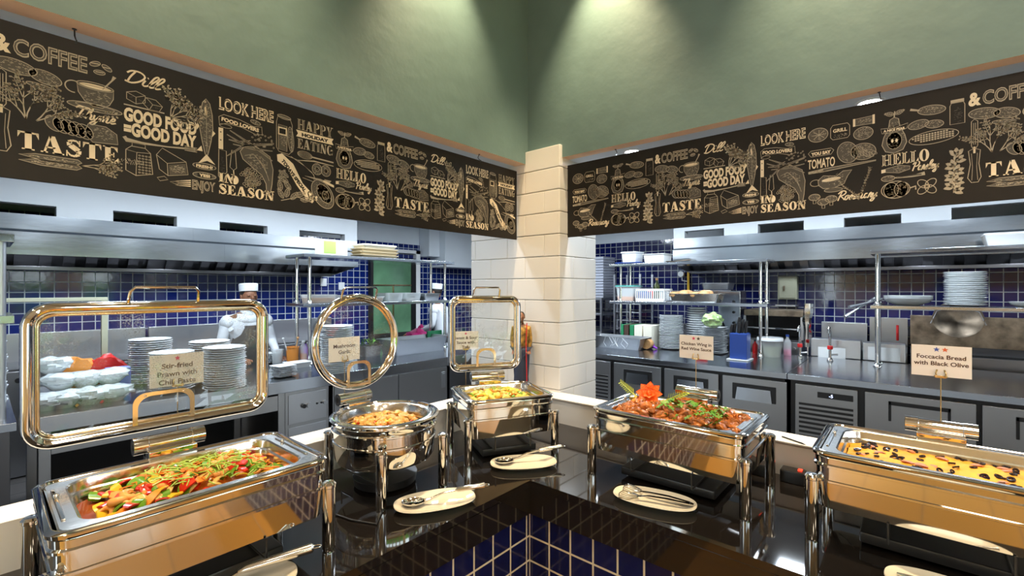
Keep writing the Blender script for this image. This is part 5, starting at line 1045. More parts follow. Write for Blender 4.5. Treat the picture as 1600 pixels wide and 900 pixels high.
# taps over the sink behind the second counter
for k, (px_, t) in enumerate(((1250, 'chrome gooseneck tap with a red ring nearest the beige box side'), (1297, 'chrome gooseneck tap with a red ring in front of the taped paper'))):
    x_ = xB(px_, 6.0); e = empty('kitchen_tap', (x_, 6.0, .9), 0, t, 'tap')
    B().tube([(0, 0, 0), (0, 0, .30), (0, -.02, .34), (0, -.06, .355), (0, -.10, .34), (0, -.11, .30)], .013, 12).lathe([(.03, 0), (.03, .01), (.018, .03)], seg=16, caps=(1, 0)).obj('spout', 'chrome', e); B().lathe([(.022, .12), (.026, .125), (.026, .155), (.022, .16)], seg=16, caps=(1, 1)).obj('colour_ring', 'red', e); B().tube([(0, 0, .06), (.07, -.01, .07)], .01).obj('lever', 'chrome', e)
x_ = xB(1262, 6.3); e = empty('chain_sprayer', (x_, 6.3, .9), 0, 'tall crumpled silver foil sheath standing by the sink taps', 'foil sheath'); B().loft([[((.03 + .02 * t) * math.cos(k * 1.047) * (1 + .3 * math.sin(k * 5 + t * 9)), .03 * math.sin(k * 1.047), .1 + t * .5) for k in range(6)] for t in (0, .2, .4, .6, .8, 1)]).obj('foil', 'chrome', e, sharp=20); B().cyl((0, 0, 0), (0, 0, .12), .012).obj('stem', 'chrome', e)
# ladles hanging over the shelf edge
for k, (p0, p1, t) in enumerate((((1320, 495), (1372, 452), 'long steel ladle handle leaning out over the shelf edge, lower one'), ((1327, 480), (1378, 458), 'steel tongs leaning out over the shelf edge, upper one'))):
    a, b_ = aty(*p0, 5.70), aty(*p1, 5.95); b_.z = 1.60 - k * .03; tag(B().tube([a, a.lerp(b_, .3), b_], [.020 if k == 0 else .018, .011, .012], 10).obj('ladle' if k == 0 else 'serving_tongs', 'steel'), t, 'ladle' if k == 0 else 'tongs')
# boxes on the right-hand shelf top, trays far left of the right kitchen
x_, w_ = onB(1536, 1640, 5.98); tub('polystyrene_box', 'white box on the top tier of the right-hand shelf at the picture edge', 'box', (x_, 5.98, 2.05), w_, .3, .10, 'china', lid='china', flare=1.01)
e = empty('crate_stack', (0, 0, 0)); bpy.data.objects.remove(e)
cr = None
for k in range(15):
    z = 1.52 + k * .046
    if cr is None:
        cr = B().box(-.22, .22, -.2, .2, 0, .03, .006).box(-.23, .23, -.21, .21, .03, .038, .003).obj('bakery_crate', MT.setdefault('crate', mat('pale_crate', (.55, .58, .68), .5)), None); o = cr
    else: o = cr.copy(); COL.objects.link(o)
    o.location = (xB(938, 7.0) - .05, 7.0, z); tag(o, 'pale stacked crate high beside the white column in the right kitchen', 'crate', 'stacked pale crates')
e = empty('crate_shelf', (xB(938, 7.0) - .1, 7.0, -.052), 0, 'tall steel rack under the stacked crates beside the column', 'rack')
for z in (.35, .95, 1.25, 1.5): B().box(-.4, .3, -.3, .3, z + .03, z + .068, .005).obj('shelf', 'steel', e)
for sx in (-.38, .28):
    for sy in (-.28, .28): B().box(sx - .015, sx + .015, sy - .015, sy + .015, 0, 1.55).obj('post', 'steel', e)
e = empty('tray_trolley', (xB(990, 6.95), 6.95, -.052), 0, 'steel tray trolley with many runners behind the upright cutting boards', 'trolley')
for sx in (-.22, .22):
    for sy in (-.22, .22): B().box(sx - .015, sx + .015, sy - .015, sy + .015, 0, 1.95).obj('post', 'steel', e)
for k in range(12):
    B().box(-.22, .22, -.22, .22, .3 + k * .13, .312 + k * .13, .003).obj('tray', 'steel', e)
# power strips on the buffet counter
for k, (p0, p1, t) in enumerate(((1172, 1203, 'black power strip with red switch at the end of the chicken wing dish'), (1218, 1256, 'black power strip with red switch between the two long right-hand dishes'))):
    a = atz(p0, 752 if k else 742, .9); c_ = atz(p1, 762 if k else 748, .9); x_ = (a.x + c_.x) / 2; w_ = abs(c_.x - a.x); e = empty('power_strip', (x_, UB - .05 - .02 * 0, .9), 0, t, 'power strip')
    B().box(-w_ / 2, w_ / 2, -.03, .03, 0, .05, .005).obj('strip_body', 'black', e); B().box(w_ * .2, w_ * .38, -.01, .01, .05, .056, .002).obj('switch', 'redlit' if 'redlit' in MT else 'red', e)
def cable(pts, label): tag(B().tube(pts, .003, 8).obj('power_cable', 'rubber'), label, 'cable')
cable([(-1.93, 1.25, 1.043), (-1.90, 1.33, 1.043), (-1.872, 1.40, 1.035), (-1.868, 1.42, .96), (-1.84, 1.43, .904)], 'black cable lying over the white ledge behind the round dish')
cable([(-.42, 2.26, 1.043), (-.34, 2.215, 1.043), (-.28, 2.196, 1.02), (-.22, 2.19, .93), (-.2, 2.15, .904)], 'black cable drooping over the white ledge between the long right-hand dishes')
cable([(-1.62, .86, .904), (-1.52, .80, .904), (-1.42, .82, .904), (-1.33, .86, .904), (-1.40, .93, .904)], 'black cable curled on the granite beside the round dish legs')
# ================================================================== PEOPLE
def figure(name, label, loc_, rz, s, top, bottom, hat=None, apron=None, pose='work', hairm='hair'):
    e = empty(name, loc_, rz, label, 'figurine' if s < .5 else 'person')
    armz = {'work': [((.0, .20, 1.40), (.06, .26, 1.15), (.34, .20, 1.05)), ((.0, -.20, 1.40), (.06, -.26, 1.15), (.34, -.18, 1.05))], 'stand': [((0, .18, 1.40), (.0, .21, 1.12), (.07, .19, .90)), ((0, -.18, 1.40), (.0, -.21, 1.12), (.07, -.19, .90))]}[pose]
    lean = .06 if pose == 'work' else 0
    J = [((0, 0, .95), .15), ((.0, 0, 1.12), .135), ((lean * .5, 0, 1.30), .16), ((lean, 0, 1.42), .12), ((lean * 1.2, 0, 1.49), .06), ((lean * 1.5 + .01, 0, 1.56), .062)]
    E = [(0, 1), (1, 2), (2, 3), (3, 4), (4, 5)]
    for sy in (1, -1):
        k = len(J); J += [((0, sy * .10, .86), .10), ((.02, sy * .11, .48), .065), ((-.01, sy * .11, .09), .042), ((.12, sy * .12, .04), .038)]; E += [(0, k), (k, k + 1), (k + 1, k + 2), (k + 2, k + 3)]
    for a in armz:
        k = len(J); J += [((a[0][0] + lean, a[0][1] * .95, a[0][2]), .062), (a[1], .045), (a[2], .032), ((a[2][0] + .07, a[2][1] * .95, a[2][2] - .02), .030)]; E += [(3, k), (k, k + 1), (k + 1, k + 2), (k + 2, k + 3)]
    def skin(idx_scale, verts_keep, nm, m, lev=2, extra=()):
        used = sorted(verts_keep); mp = {v: i for i, v in enumerate(used)}
        me = bpy.data.meshes.new(nm); me.from_pydata([Vector(J[v][0]) * s for v in used], [(mp[a], mp[b_]) for a, b_ in E if a in mp and b_ in mp], [])
        o = bpy.data.objects.new(nm, me); COL.objects.link(o); md = o.modifiers.new('skin', 'SKIN'); md.use_smooth_shade = True
        for i, v in enumerate(used): me.skin_vertices[0].data[i].radius = (J[v][1] * s * idx_scale * (.8 if v < 4 else 1), J[v][1] * s * idx_scale * (1.15 if v < 4 else 1))
        me.skin_vertices[0].data[0].use_root = True
        o.modifiers.new('sub', 'SUBSURF').levels = lev
        bpy.context.view_layer.update(); n = bpy.data.meshes.new_from_object(o.evaluated_get(bpy.context.evaluated_depsgraph_get())); bpy.data.objects.remove(o)
        n.materials.clear(); n.materials.append(MT[m]); 
        return n
    n = skin(.86, range(len(J)), 'body', 'skin')
    bm = bmesh.new(); bm.from_mesh(n); hx = lean * 1.5 + .015
    t = B(); t.bm.free(); t.bm = bm
    # head: skull, jaw, nose, ears, brow
    t.sph((hx * s, 0, 1.665 * s), (.098 * s, .076 * s, .112 * s), 20).sph(((hx + .022) * s, 0, 1.605 * s), (.07 * s, .056 * s, .058 * s), 14).sph(((hx + .105) * s, 0, 1.65 * s), (.018 * s, .014 * s, .026 * s), 10)
    for sy in (1, -1): t.sph((hx * s, sy * .077 * s, 1.655 * s), (.02 * s, .010 * s, .032 * s), 10).sph(((hx + .088) * s, sy * .032 * s, 1.675 * s), (.016 * s, .018 * s, .010 * s), 8)
    t.sph(((hx + .088) * s, 0, 1.607 * s), (.010 * s, .026 * s, .008 * s), 8)
    # hands: palm and five separate fingers
    for a in armz:
        hxp, hy, hz = a[2][0] + .10, a[2][1] * .93, a[2][2] - .03; sg = 1 if hy > 0 else -1
        t.sph((hxp * s, hy * s, hz * s), (.05 * s, .042 * s, .018 * s), 12)
        for f in range(4): yy = hy + (f - 1.5) * .021; l = (.07, .082, .078, .06)[f]; t.tube([Vector((hxp + .035, yy, hz)) * s, Vector((hxp + .035 + l * .6, yy, hz - .01)) * s, Vector((hxp + .035 + l, yy, hz - .035)) * s], [.0095 * s, .009 * s, .006 * s], 8)
        t.tube([Vector((hxp - .01, hy - sg * .035, hz)) * s, Vector((hxp + .03, hy - sg * .065, hz - .01)) * s, Vector((hxp + .06, hy - sg * .06, hz - .02)) * s], [.012 * s, .011 * s, .008 * s], 8)
    t.obj(name + '_body' if False else 'body', 'skin', e, sharp=60)
    o = bpy.data.objects.new('jacket', skin(1.16, [0, 1, 2, 3, 4] + [i for i in range(14, len(J)) if (i - 14) % 4 != 3], 'jacket', top)); COL.objects.link(o); o.parent = e
    o = bpy.data.objects.new('trousers', skin(1.14, [0] + [i for i in range(6, 14) if (i - 6) % 4 != 3], 'trousers', bottom)); COL.objects.link(o); o.parent = e
    for sy in (1, -1): B().sph((.07 * s, sy * .12 * s, .035 * s), (.135 * s, .05 * s, .045 * s), 14).obj('shoe', 'black', e)
    if s > .5: B().sph((lean * .9 * s, 0, 1.41 * s), (.105 * s, .195 * s, .085 * s), 20).sph((lean * s, .19 * s, 1.385 * s), (.082 * s, .075 * s, .085 * s), 16).sph((lean * s, -.19 * s, 1.385 * s), (.082 * s, .075 * s, .085 * s), 16).lathe([(.075, 0), (.066, .05)], (lean * s * 1.1, 0, 1.46 * s), 20).obj('collar', top, e)
    if apron:
        w_ = .20; P = [(1.35, .09), (1.25, .14), (1.1, .19), (.95, .21), (.7, .20), (.5, .19)]
        B().loft([[((.150 + lean * (z - .9) - .07 * (abs(u) ** 2)) * s, u * hw * s * 1.05, z * s) for u in (-1, -.6, -.2, .2, .6, 1)] for z, hw in P], (0, 0), closed=False).obj('apron', apron, e)
    B().sph(((hx - .018) * s, 0, 1.69 * s), (.096 * s, .083 * s, .098 * s), 18).obj('hair', hairm, e)
    if hat:
        B().lathe([(.100, 0), (.103, .0), (.106, .075), (.098, .082), (.0, .088)], ((hx - .008) * 0, 0, 0), 28, sy=.86).obj('hat', hat, e, loc=((hx - .008) * s, 0, 1.72 * s), rot=(0, R(-4), 0))
    return e
p = atx(383, 450, -5.5); figure('person', 'person in white chef jacket and white hat bent over behind the big lid', (-5.5, p.y, -.05), R(0), .985, 'cloth', 'apron', 'cloth', 'apron')
p = atx(690, 450, -5.6); figure('person', 'person in white chef hat, white jacket and dark apron at the far end', (-5.6, p.y, -.05), R(-150), 1.0, 'cloth', 'apron', 'cloth', 'apron')
MT['goldcloth'] = mat('gold_and_black_cloth', (.32, .18, .03), .6, var=.9, vscale=40); MT['navycloth'] = mat('navy_cloth', (.02, .03, .06), .7)
p = atx(817, 590, -1.86); fg = figure('figurine', 'small standing figurine in gold top and navy skirt against the white column', (-1.875, 2.262, 1.04), R(-50), .275, 'goldcloth', 'navycloth', None, None, 'stand')
B().lathe([(.03, .26), (.036, .22), (.05, .02), (.05, 0)], seg=20, caps=(1, 1)).obj('skirt', 'navycloth', fg); B().tube([(.035, .035, .42), (.045, .03, .3), (.052, .035, .02)], .003).obj('red_sash', 'red', fg)
# ================================================================== SERVING PLATES
def oval_plate(c, rz, label, L=.146, W=.082, squareish=3.2):
    e = empty('oval_plate', (*c, CT_), R(rz), label, 'plate')
    def ring(k, z, n=56):
        out = []
        for i in range(n):
            a = 2 * math.pi * i / n; ca, sa = math.cos(a), math.sin(a); q = (abs(ca) ** 2.5 + abs(sa) ** 2.5) ** (-1 / 2.5); out.append((L * k * q * ca, W * (1 - (1 - k) * L / W) * q * sa, z))
        return out
    B().loft([ring(.74, .0), ring(.76, .001), ring(.80, .006), ring(.97, .0175), ring(1, .020), ring(.992, .0225), ring(.975, .0215), ring(.82, .0125), ring(.74, .010)]).obj('plate_body', 'plate', e, sharp=50); return e
oval_plate((-1.292, 1.076), 62, 'cream oval plate with a slotted steel spoon below the round chafing dish')
oval_plate((-1.285, 1.566), 49, 'cream oval plate with a steel spoon in the counter corner')
oval_plate((-.706, 1.604), 13, 'cream oval plate with steel tongs below the chicken wing dish', W=.078)
oval_plate((-1.312, .433), 66, 'cream oval plate with a whisk-handled server at the bottom left edge')
oval_plate((.09, 1.59), -1, 'cream oval plate at the bottom right edge below the focaccia dish', W=.08)
def spoon(c, z, rz, label, L=.30, slot=False, hm='pan', tilt=0, bowl_l=.042, bowl_w=.03):
    """origin under the bowl; handle along +X"""
    e = empty('serving_spoon', (*c, z), 0, label, 'serving spoon'); e.rotation_euler = (0, 0, R(rz))
    rings = []
    for k, z_ in ((1, .012), (.85, .005), (.5, .001), (.15, 0)): rings.append([(bowl_l * k * math.cos(2 * math.pi * i / 28), bowl_w * k * math.sin(2 * math.pi * i / 28), z_) for i in range(28)])
    r2 = [[(x, y, z_ + .0014) for x, y, z_ in r_] for r_ in rings[::-1]]
    B().loft(rings + r2, (0, 0), loop=True).obj('spoon_bowl', 'chrome', e, sharp=60)
    B().tube([(bowl_l * .9, 0, .012), (bowl_l + .02, 0, .018), (bowl_l + .06, 0, .034), (L * .60, 0, .043)], [.007, .0045, .0038, .004], 10).obj('neck', 'chrome', e)
    B().tube([(L * .58, 0, .042), (L * .6, 0, .043), (L * .97, 0, .053), (L * .98, 0, .053)], [.005, .0085, .0095, .006], 14).obj('handle', hm, e)
    B().tube([(L * .98 + .009 * math.cos(a) + .006, .008 * math.sin(a), .053) for a in [k * 2 * math.pi / 10 for k in range(10)]], .0018, 8, closed=True).obj('hanging_loop', 'chrome', e); return e
spoon((-1.335, 1.012), CT_ + .0125, 50, 'large steel serving spoon resting on the plate below the round dish', L=.26)
spoon((-1.352, 1.515), CT_ + .0125, 54, 'steel serving spoon resting on the corner plate', L=.27)
e = empty('whisk_server', (-1.345, .40, CT_ + .0125), R(66), 'steel serving tool whose thick brushed handle points up right at the bottom left', 'serving tool')
B().tube([(.05, 0, .03), (.07, 0, .034), (.225, 0, .05), (.23, 0, .05)], [.006, .0105, .0125, .008], 16).obj('handle', 'pan', e); B().tube([(.237 + .012 * math.cos(a), .008 * math.sin(a), .051) for a in [k * .628 for k in range(10)]], .0016, 8, closed=True).obj('hanging_loop', 'chrome', e)
B().tube([(.06, 0, .03), (0, -.01, .012), (-.05, 0, .006)], [.005, .004, .004]).lathe([(0, 0), (.022, .001), (.03, .008), (.028, .009), (0, .0025)], (-.06, 0, 0), 24, sx=1.3).obj('blade', 'chrome', e)
# tongs
e = empty('serving_tongs', (-.706, 1.604, CT_ + .0125), R(13), 'steel serving tongs with fanned slotted ends lying on the oval plate', 'tongs')
for s, nm in ((1, 'upper_arm'), (-1, 'lower_arm')):
    b = B(); P = [(.135, .002 * s, .012), (.12, .006 * s, .014), (.05, .012 * s, .018), (-.02, .016 * s, .016), (-.055, .024 * s, .010)]
    b.loft([[(x, y - w_ / 2, z), (x, y + w_ / 2, z), (x, y + w_ / 2, z + .0016), (x, y - w_ / 2, z + .0016)] for (x, y, z), w_ in zip(P, (.012, .013, .014, .012, .014))])
    for k in range(5):
        t = (k - 2) * .014; b.tube([(-.05, .024 * s + t * .4, .011), (-.085, .03 * s + t, .007), (-.112, .032 * s + t * 1.15, .012)], .0016, 8)
    b.tube([(-.05, .024 * s - .012, .011), (-.08, .03 * s - .03, .009), (-.112, .03 * s - .03, .012), (-.118, .032 * s, .013), (-.112, .034 * s + .032, .012), (-.08, .03 * s + .032, .009), (-.05, .024 * s + .012, .011)], .0022, 8)
    b.obj('arm', 'chrome', e)
e = empty('wood_spoon', (.02, 1.60, CT_ + .0125), R(-8), 'steel spoon with a narrow dark bowl on the bottom right plate', 'serving spoon')
B().tube([(-.05, 0, .006), (-.02, 0, .004), (.05, 0, .008), (.10, 0, .02), (.17, 0, .03)], [.003, .010, .009, .004, .005]).obj('spoon_body', 'pan', e)
# ================================================================== FOOD
def fmat(name, col, rough=.25, **k): MT[name] = mat(name, col, rough, spec=.4, **k); return name
fmat('pepper_red', (.62, .03, .01)); fmat('pepper_green', (.13, .30, .02)); fmat('pepper_yellow', (.80, .50, .03)); fmat('carrot', (.80, .26, .03)); fmat('onion', (.72, .52, .16)); fmat('prawn', (.85, .38, .10))
fmat('chili_oil', (.27, .055, .01), .05); fmat('shoot', (.40, .58, .10)); fmat('mushroom', (.62, .36, .10), var=.3, vscale=30); fmat('wing', (.42, .13, .025), .2, var=.75, vscale=26, bump=.7, bscale=45); fmat('focaccia', (.90, .43, .03), .6, var=.22, vscale=18, bump=.6, bscale=25); fmat('olive_black', (.02, .012, .015), .2)
fmat('parsley', (.12, .34, .02), .4); fmat('flower', (.88, .12, .01), .4); fmat('endive', (.55, .66, .06), .4); fmat('cabbage', (.80, .66, .16), .35, var=.2, vscale=20); fmat('sauce_dark', (.18, .04, .01), .1); fmat('pineapple', (.85, .58, .08), .3)
def curved_patch(w, l, th, bend):
    b = B(); n = 6; rings = []
    for i in range(n + 1):
        a = (i / n - .5) * bend; rd = l / max(bend, .01); k = math.sin(math.pi * (i + .6) / (n + 1.2)) ** .35
        rings.append([(rd * math.sin(a), u * w / 2 * k, rd * math.cos(a) - rd + t) for u, t in ((-1, 0), (1, 0), (1, th), (-1, th))])
    return b.loft(rings)
def chunk(r, rough, sd): return B().sph((0, 0, 0), r, 12, rough=rough, sd=sd)
def prawnmesh(r=.018):
    P = [(r * math.cos(a), r * math.sin(a), 0) for a in [R(20 + k * 28) for k in range(9)]]
    return B().tube(P, [r * q for q in (.18, .36, .46, .5, .48, .42, .34, .24, .30)], 10)
def protos(specs):
    out = []
    for nm, mk, m, lab, cat in specs:
        o = mk().obj(nm, m, None, sharp=50); o['lab'] = lab; o['cat_'] = cat; out.append(o)
    return out
def scatter(pr, n, dish, hx, hy, z0, hgt, group, seed, xs=(-1, 1), ys=(-1, 1), round_=False, minz=.6):
    random.seed(seed); used = set(); M = Matrix.Translation(dish.location) @ Matrix.Rotation(dish.rotation_euler.z, 4, 'Z')
    for k in range(n):
        p_ = random.choice(pr)
        while True:
            u, v = random.uniform(*xs), random.uniform(*ys)
            if not round_ or u * u + v * v < 1: break
        edge = (1 - max(abs(u), 0) ** 4) * (1 - max(abs(v), 0) ** 4); z = z0 + hgt * edge * random.uniform(minz, 1)
        o = p_ if p_.name not in used else p_.copy()
        if p_.name in used: COL.objects.link(o)
        used.add(p_.name); o.location = M @ Vector((u * hx, v * hy, z)); o.rotation_euler = [random.uniform(-.7, .7), random.uniform(-.7, .7), random.uniform(0, 6.28)]; s_ = random.uniform(.85, 1.35); o.scale = (s_,) * 3
        tag(o, p_['lab'], p_['cat_'], p_['lab'] if False else (group + ': ' + p_['cat_']))
    for p_ in pr:
        if p_.name not in used: bpy.data.objects.remove(p_)
def bed(dish, hx, hy, z, m, name, label, bump=.012, seed=0, round_=False, hgt=0, x0=0, y0=0):
    """liquid or heaped bed of a dish"""
    b = B(); n = 22; M = Matrix.Translation(dish.location) @ Matrix.Rotation(dish.rotation_euler.z, 4, 'Z'); rings = []
    for j in range(9):
        k = 1 - j / 8.0; ring = rr(hx * max(k, .01), hy * max(k, .01), .045 * max(k, .05) if not round_ else hx * max(k, .01) * .999, 0, 8)
        rings.append([(x + x0, y + y0, z + hgt * (1 - k ** 3) + (bump * noise.noise(Vector((x * 28, y * 28, seed))) if j else 0)) for x, y, _ in ring])
    b.loft([[(x, y, z - .01) for x, y, _ in rings[0]]] + rings); o = b.obj(name, m, None, sharp=60); o.matrix_world = M; stuff(o); tag(o, label, name.split('_')[-1]); return o
# ---- prawn stir-fry (dish 1)
bed(D1, .145, .235, .226, 'chili_oil', 'chili_sauce', 'red-brown chilli oil pooled around the prawn stir-fry', .0005)
bed(D1, .11, .16, .226, 'carrot', 'stir_fry', 'bed of mixed cooked vegetables under the prawn stir-fry pieces', .014, 3, hgt=.024, y0=.045)
pr1 = protos([('pepper_piece', lambda: curved_patch(.022, .034, .0035, 1.2), 'pepper_red', 'red pepper piece among the prawn stir-fry', 'red pepper'), ('pepper_piece', lambda: curved_patch(.026, .034, .004, 1.4), 'pepper_green', 'green pepper piece among the prawn stir-fry', 'green pepper'),
  ('pepper_piece', lambda: curved_patch(.022, .034, .0035, 1.1), 'pepper_yellow', 'yellow pepper piece among the prawn stir-fry', 'yellow pepper'), ('carrot_slice', lambda: curved_patch(.016, .038, .003, .5), 'carrot', 'orange carrot slice among the prawn stir-fry', 'carrot slice'),
  ('onion_slice', lambda: curved_patch(.014, .034, .0025, 1.6), 'onion', 'pale onion slice among the prawn stir-fry', 'onion slice'), ('prawn', lambda: prawnmesh(.016), 'prawn', 'curled orange prawn among the stir-fry', 'prawn'), ('pepper_piece', lambda: curved_patch(.018, .030, .006, 2.0), 'pepper_green', 'green pepper piece among the prawn stir-fry', 'green pepper')])
scatter(pr1, 230, D1, .118, .200, .236, .046, 'prawn dish', 11, ys=(-.98, 1.1))
def shreds(dish, n, hx, hy, z, m, name, label, seed, L=.05, ys=(-1, 1), r=.0016):
    random.seed(seed); b = B(); M = Matrix.Translation(dish.location) @ Matrix.Rotation(dish.rotation_euler.z, 4, 'Z')
    for k in range(n):
        x, y = random.uniform(-1, 1), random.uniform(*ys); e_ = (1 - x ** 4) * (1 - min(abs(y), 1) ** 4); a = random.uniform(0, 6.28); l = L * random.uniform(.5, 1); c_ = Vector((x * hx, y * hy, z + .03 * e_ + random.uniform(0, .008))); d = Vector((math.cos(a), math.sin(a), random.uniform(-.15, .2))) * l / 2; q = Vector((-d.y, d.x, .012)) * .35
        b.tube([c_ - d, c_ + q, c_ + d], [r, r * 1.2, r * .6], 6)
    o = b.obj(name, m, None, sharp=60); o.matrix_world = M; stuff(o); tag(o, label, 'garnish'); return o
shreds(D1, 120, .10, .16, .256, 'shoot', 'spring_onion_shreds', 'pale green spring onion shreds strewn over the prawn stir-fry', 5, ys=(-.6, 1))
shreds(D1, 30, .10, .18, .252, 'carrot', 'carrot_shreds', 'thin orange carrot shreds strewn over the prawn stir-fry', 6, L=.035, r=.0013, ys=(-.8, 1.05))
# ---- mushroom garlic (dish 2)
bed(D2, .15, .15, .228, 'mushroom', 'mushroom_sauce', 'golden brown sauce bed in the round dish', .010, 4, True, hgt=.012)
pr2 = protos([('mushroom', lambda: B().lathe([(0, .012), (.010, .010), (.014, .003), (.012, 0), (.005, -.001), (.005, -.012), (0, -.012)], seg=16), 'mushroom', 'golden mushroom in the round dish', 'mushroom'), ('mushroom', lambda: chunk((.013, .011, .008), .3, 2), 'mushroom', 'golden mushroom in the round dish', 'mushroom'), ('pepper_piece', lambda: curved_patch(.010, .016, .003, 1.), 'pepper_red', 'red pepper dice in the round mushroom dish', 'red pepper'), ('onion_piece', lambda: chunk((.012, .009, .006), .3, 7), 'pineapple', 'yellow onion piece in the round mushroom dish', 'onion piece')])
scatter(pr2, 190, D2, .13, .13, .236, .016, 'round dish', 12, round_=True)
# ---- sweet and sour (dish 3)
bed(D3, .13, .155, .238, 'pineapple', 'sweet_sour_sauce', 'orange sauce bed in the small square dish', .010, 5, hgt=.012)
pr3 = protos([('tofu_piece', lambda: chunk((.016, .013, .010), .3, 4), 'pineapple', 'yellow chunk in the small square dish', 'tofu chunk'), ('tofu_piece', lambda: chunk((.016, .012, .009), .3, 9), 'cabbage', 'yellow chunk in the small square dish', 'tofu chunk'), ('carrot_slice', lambda: curved_patch(.014, .026, .003, .8), 'carrot', 'orange carrot slice in the small square dish', 'carrot slice'), ('pepper_piece', lambda: curved_patch(.010, .026, .003, 1), 'pepper_green', 'green pepper strip in the small square dish', 'green pepper'), ('onion_slice', lambda: curved_patch(.01, .03, .002, 1.3), 'onion', 'pale onion slice in the small square dish', 'onion slice')])
scatter(pr3, 150, D3, .115, .135, .245, .026, 'square dish', 13)
shreds(D3, 40, .1, .12, .248, 'shoot', 'green_onion_shreds', 'green onion shreds strewn over the small square dish', 8, L=.035)
# ---- chicken wings (dish 4)
bed(D4, .14, .22, .236, 'sauce_dark', 'wine_sauce', 'dark red wine sauce under the chicken wings', .006, 6, hgt=.016)
def wing(sd):
    b = B().sph((0, 0, 0), (.026, .018, .016), 16, rough=.45, sd=sd).sph((.022, .006, .002), (.018, .013, .012), 12, rough=.4, sd=sd + 5)
    for v in b.bm.verts: v.co *= 1 + .18 * noise.noise(v.co * 120 + Vector((sd, 0, 0)))
    return b
pr4 = protos([('chicken_wing', lambda s_=s_: wing(s_), 'wing', 'glazed red-brown chicken wing heaped in the long dish', 'chicken wing') for s_ in range(6)])
scatter(pr4, 135, D4, .135, .225, .250, .036, 'wing dish', 14, minz=.3)
prp = protos([('parsley_leaf', lambda: (lambda b: [b.face([(0, 0, 0), (.010 * math.cos(a) - .004 * math.sin(a), .010 * math.sin(a) + .004 * math.cos(a), .004), (.017 * math.cos(a), .017 * math.sin(a), .002), (.010 * math.cos(a) + .004 * math.sin(a), .010 * math.sin(a) - .004 * math.cos(a), .004)]) for a in (0, .9, 1.8, 2.7, 3.8, 5)] and b)(B()), 'parsley', 'fresh green parsley leaf on the chicken wings', 'parsley leaf')])
scatter(prp, 60, D4, .12, .20, .278, .028, 'wing dish', 15, ys=(-.3, .95), minz=.8)
# carved garnish at the left end of the wing dish: red flower, endive sprays, yellow wedges
M4 = Matrix.Translation(D4.location) @ Matrix.Rotation(D4.rotation_euler.z, 4, 'Z'); fc = M4 @ Vector((-.05, -.145, .312))
e = empty('carved_flower', fc, 0, 'bright orange-red carved vegetable flower garnish on the wings', 'flower garnish', rot=(R(50), 0, R(14)))
for ring_, (n, L_, el, w_) in enumerate(((8, .060, 20, .020), (7, .042, 45, .018), (5, .026, 65, .014))):
    b = B()
    for k in range(n):
        a = k * 2 * math.pi / n + ring_ * .4; T = Matrix.Rotation(a, 4, 'Z') @ Matrix.Rotation(-R(el), 4, 'Y')
        P = [(0, 0, 0), (L_ * .35, w_ * .8, .004), (L_ * .75, w_ * .7, .002), (L_, 0, -.004), (L_ * .75, -w_ * .7, .002), (L_ * .35, -w_ * .8, .004)]
        b.loft([[T @ Vector(p_) for p_ in P], [T @ (Vector(p_) + Vector((0, 0, .002))) for p_ in P]])
    b.obj('petal_ring', 'flower', e)
B().sph((0, 0, .012), .013, 12, rough=.4).obj('flower_centre', 'flower', e)
for k, (dx, dy, az, t) in enumerate(((-.02, -.075, 215, 'yellow-green leafy spray left of the carved flower'), (-.02, .06, 35, 'yellow-green leafy spray right of the carved flower'))):
    c_ = M4 @ Vector((-.07, -.145 + dy, .292)); b = B(); az = R(az - 0)
    dirv = Vector((-1 if k == 0 else 1, .25, .55)).normalized(); 
    b.tube([c_, c_ + dirv * .10], [.003, .0015], 6)
    for j in range(9):
        q = c_ + dirv * (.014 + j * .0105)
        for sg in (-1, 1):
            side = (dirv.cross(Vector((0, 1, 0))) * sg + dirv * .8).normalized() * (.030 - j * .0016); w2 = Vector((.001, .003, .003))
            b.face([q, q + side * .5 + w2, q + side, q + side * .5 - w2])
    tag(b.obj('leaf_spray', 'endive', None, sharp=0), t, 'leaf garnish')
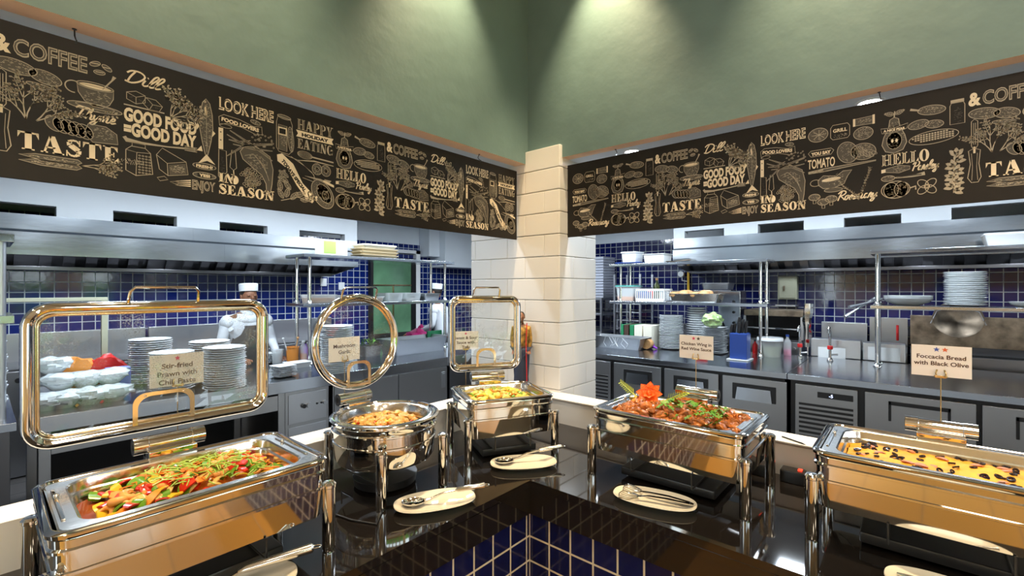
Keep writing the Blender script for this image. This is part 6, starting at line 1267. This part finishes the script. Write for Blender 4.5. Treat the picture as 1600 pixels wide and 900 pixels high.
for k, (dx, dy, m, t) in enumerate(((-.03, -.07, 'pepper_yellow', 'yellow pepper wedge at the left end of the wings'), (-.02, .07, 'pepper_yellow', 'yellow corn-like wedge right of the carved flower'), (.02, .03, 'flower', 'red-orange carrot wedge below the carved flower'), (-.0, -.05, 'carrot', 'orange wedge under the left leafy spray'))):
    c_ = M4 @ Vector((-.05 + dx, -.145 + dy, .280)); o = curved_patch(.022, .08, .008, .9).obj('garnish_wedge', m, None); o.location = c_; o.rotation_euler = (.2, .1, .4 * k); tag(o, t, 'vegetable wedge')
# ---- focaccia (dish 5)
M5 = Matrix.Translation(D5.location) @ Matrix.Rotation(D5.rotation_euler.z, 4, 'Z')
b = B(); NX, NY = 26, 50; hx_5, hy_5 = .135, .235
def fz(x, y):
    ex = 1 - (abs(x) / hx_5) ** 6; ey = 1 - (abs(y) / hy_5) ** 8; return .232 + max(0, min(ex, ey)) * .018 + .006 * noise.noise(Vector((x * 45, y * 45, 2))) + .003 * noise.noise(Vector((x * 120, y * 120, 5)))
G_ = [[(hx_5 * (2 * i / NX - 1), hy_5 * (2 * j / NY - 1)) for i in range(NX + 1)] for j in range(NY + 1)]
b.loft([[(x, y, fz(x, y)) for x, y in r_] for r_ in G_], (0, 0), closed=False); o = b.obj('bread_top', 'focaccia', None, sharp=60)
fo = empty('focaccia_bread', M5 @ Vector((0, 0, 0)), D5.rotation_euler.z, 'golden focaccia bread studded with black olive rings in the right dish', 'bread'); o.parent = fo
B().loft([rr(hx_5 * .97, hy_5 * .97, .02, .214), rr(hx_5, hy_5, .02, .231)]).obj('bread_base', 'bread', fo)
random.seed(21)
om = None
for k in range(75):
    x, y = random.uniform(-.12, .12), random.uniform(-.21, .22)
    if om is None:
        om = B().lathe([(.0055, -.001), (.0095, -.0015), (.0105, .001), (.0095, .003), (.0055, .0028), (.0055, -.001)], seg=16).obj('olive_ring', 'olive_black', fo); q = om
    else: q = om.copy(); COL.objects.link(q)
    q.location = (x, y, fz(x, y) + .001); q.rotation_euler = (random.uniform(-.4, .4), random.uniform(-.4, .4), 0); s_ = random.uniform(.8, 1.25); q.scale = (s_, s_ * random.uniform(.6, 1), s_)
for k in range(16):
    x, y = random.uniform(-.11, .11), random.uniform(-.2, .2); q = curved_patch(.016, .03, .002, .6).obj('pink_flake', MT.setdefault('ham', mat('pink_onion', (.62, .22, .10), .5)), fo); q.location = (x, y, fz(x, y) + .002); q.rotation_euler = (0, 0, random.uniform(0, 6))
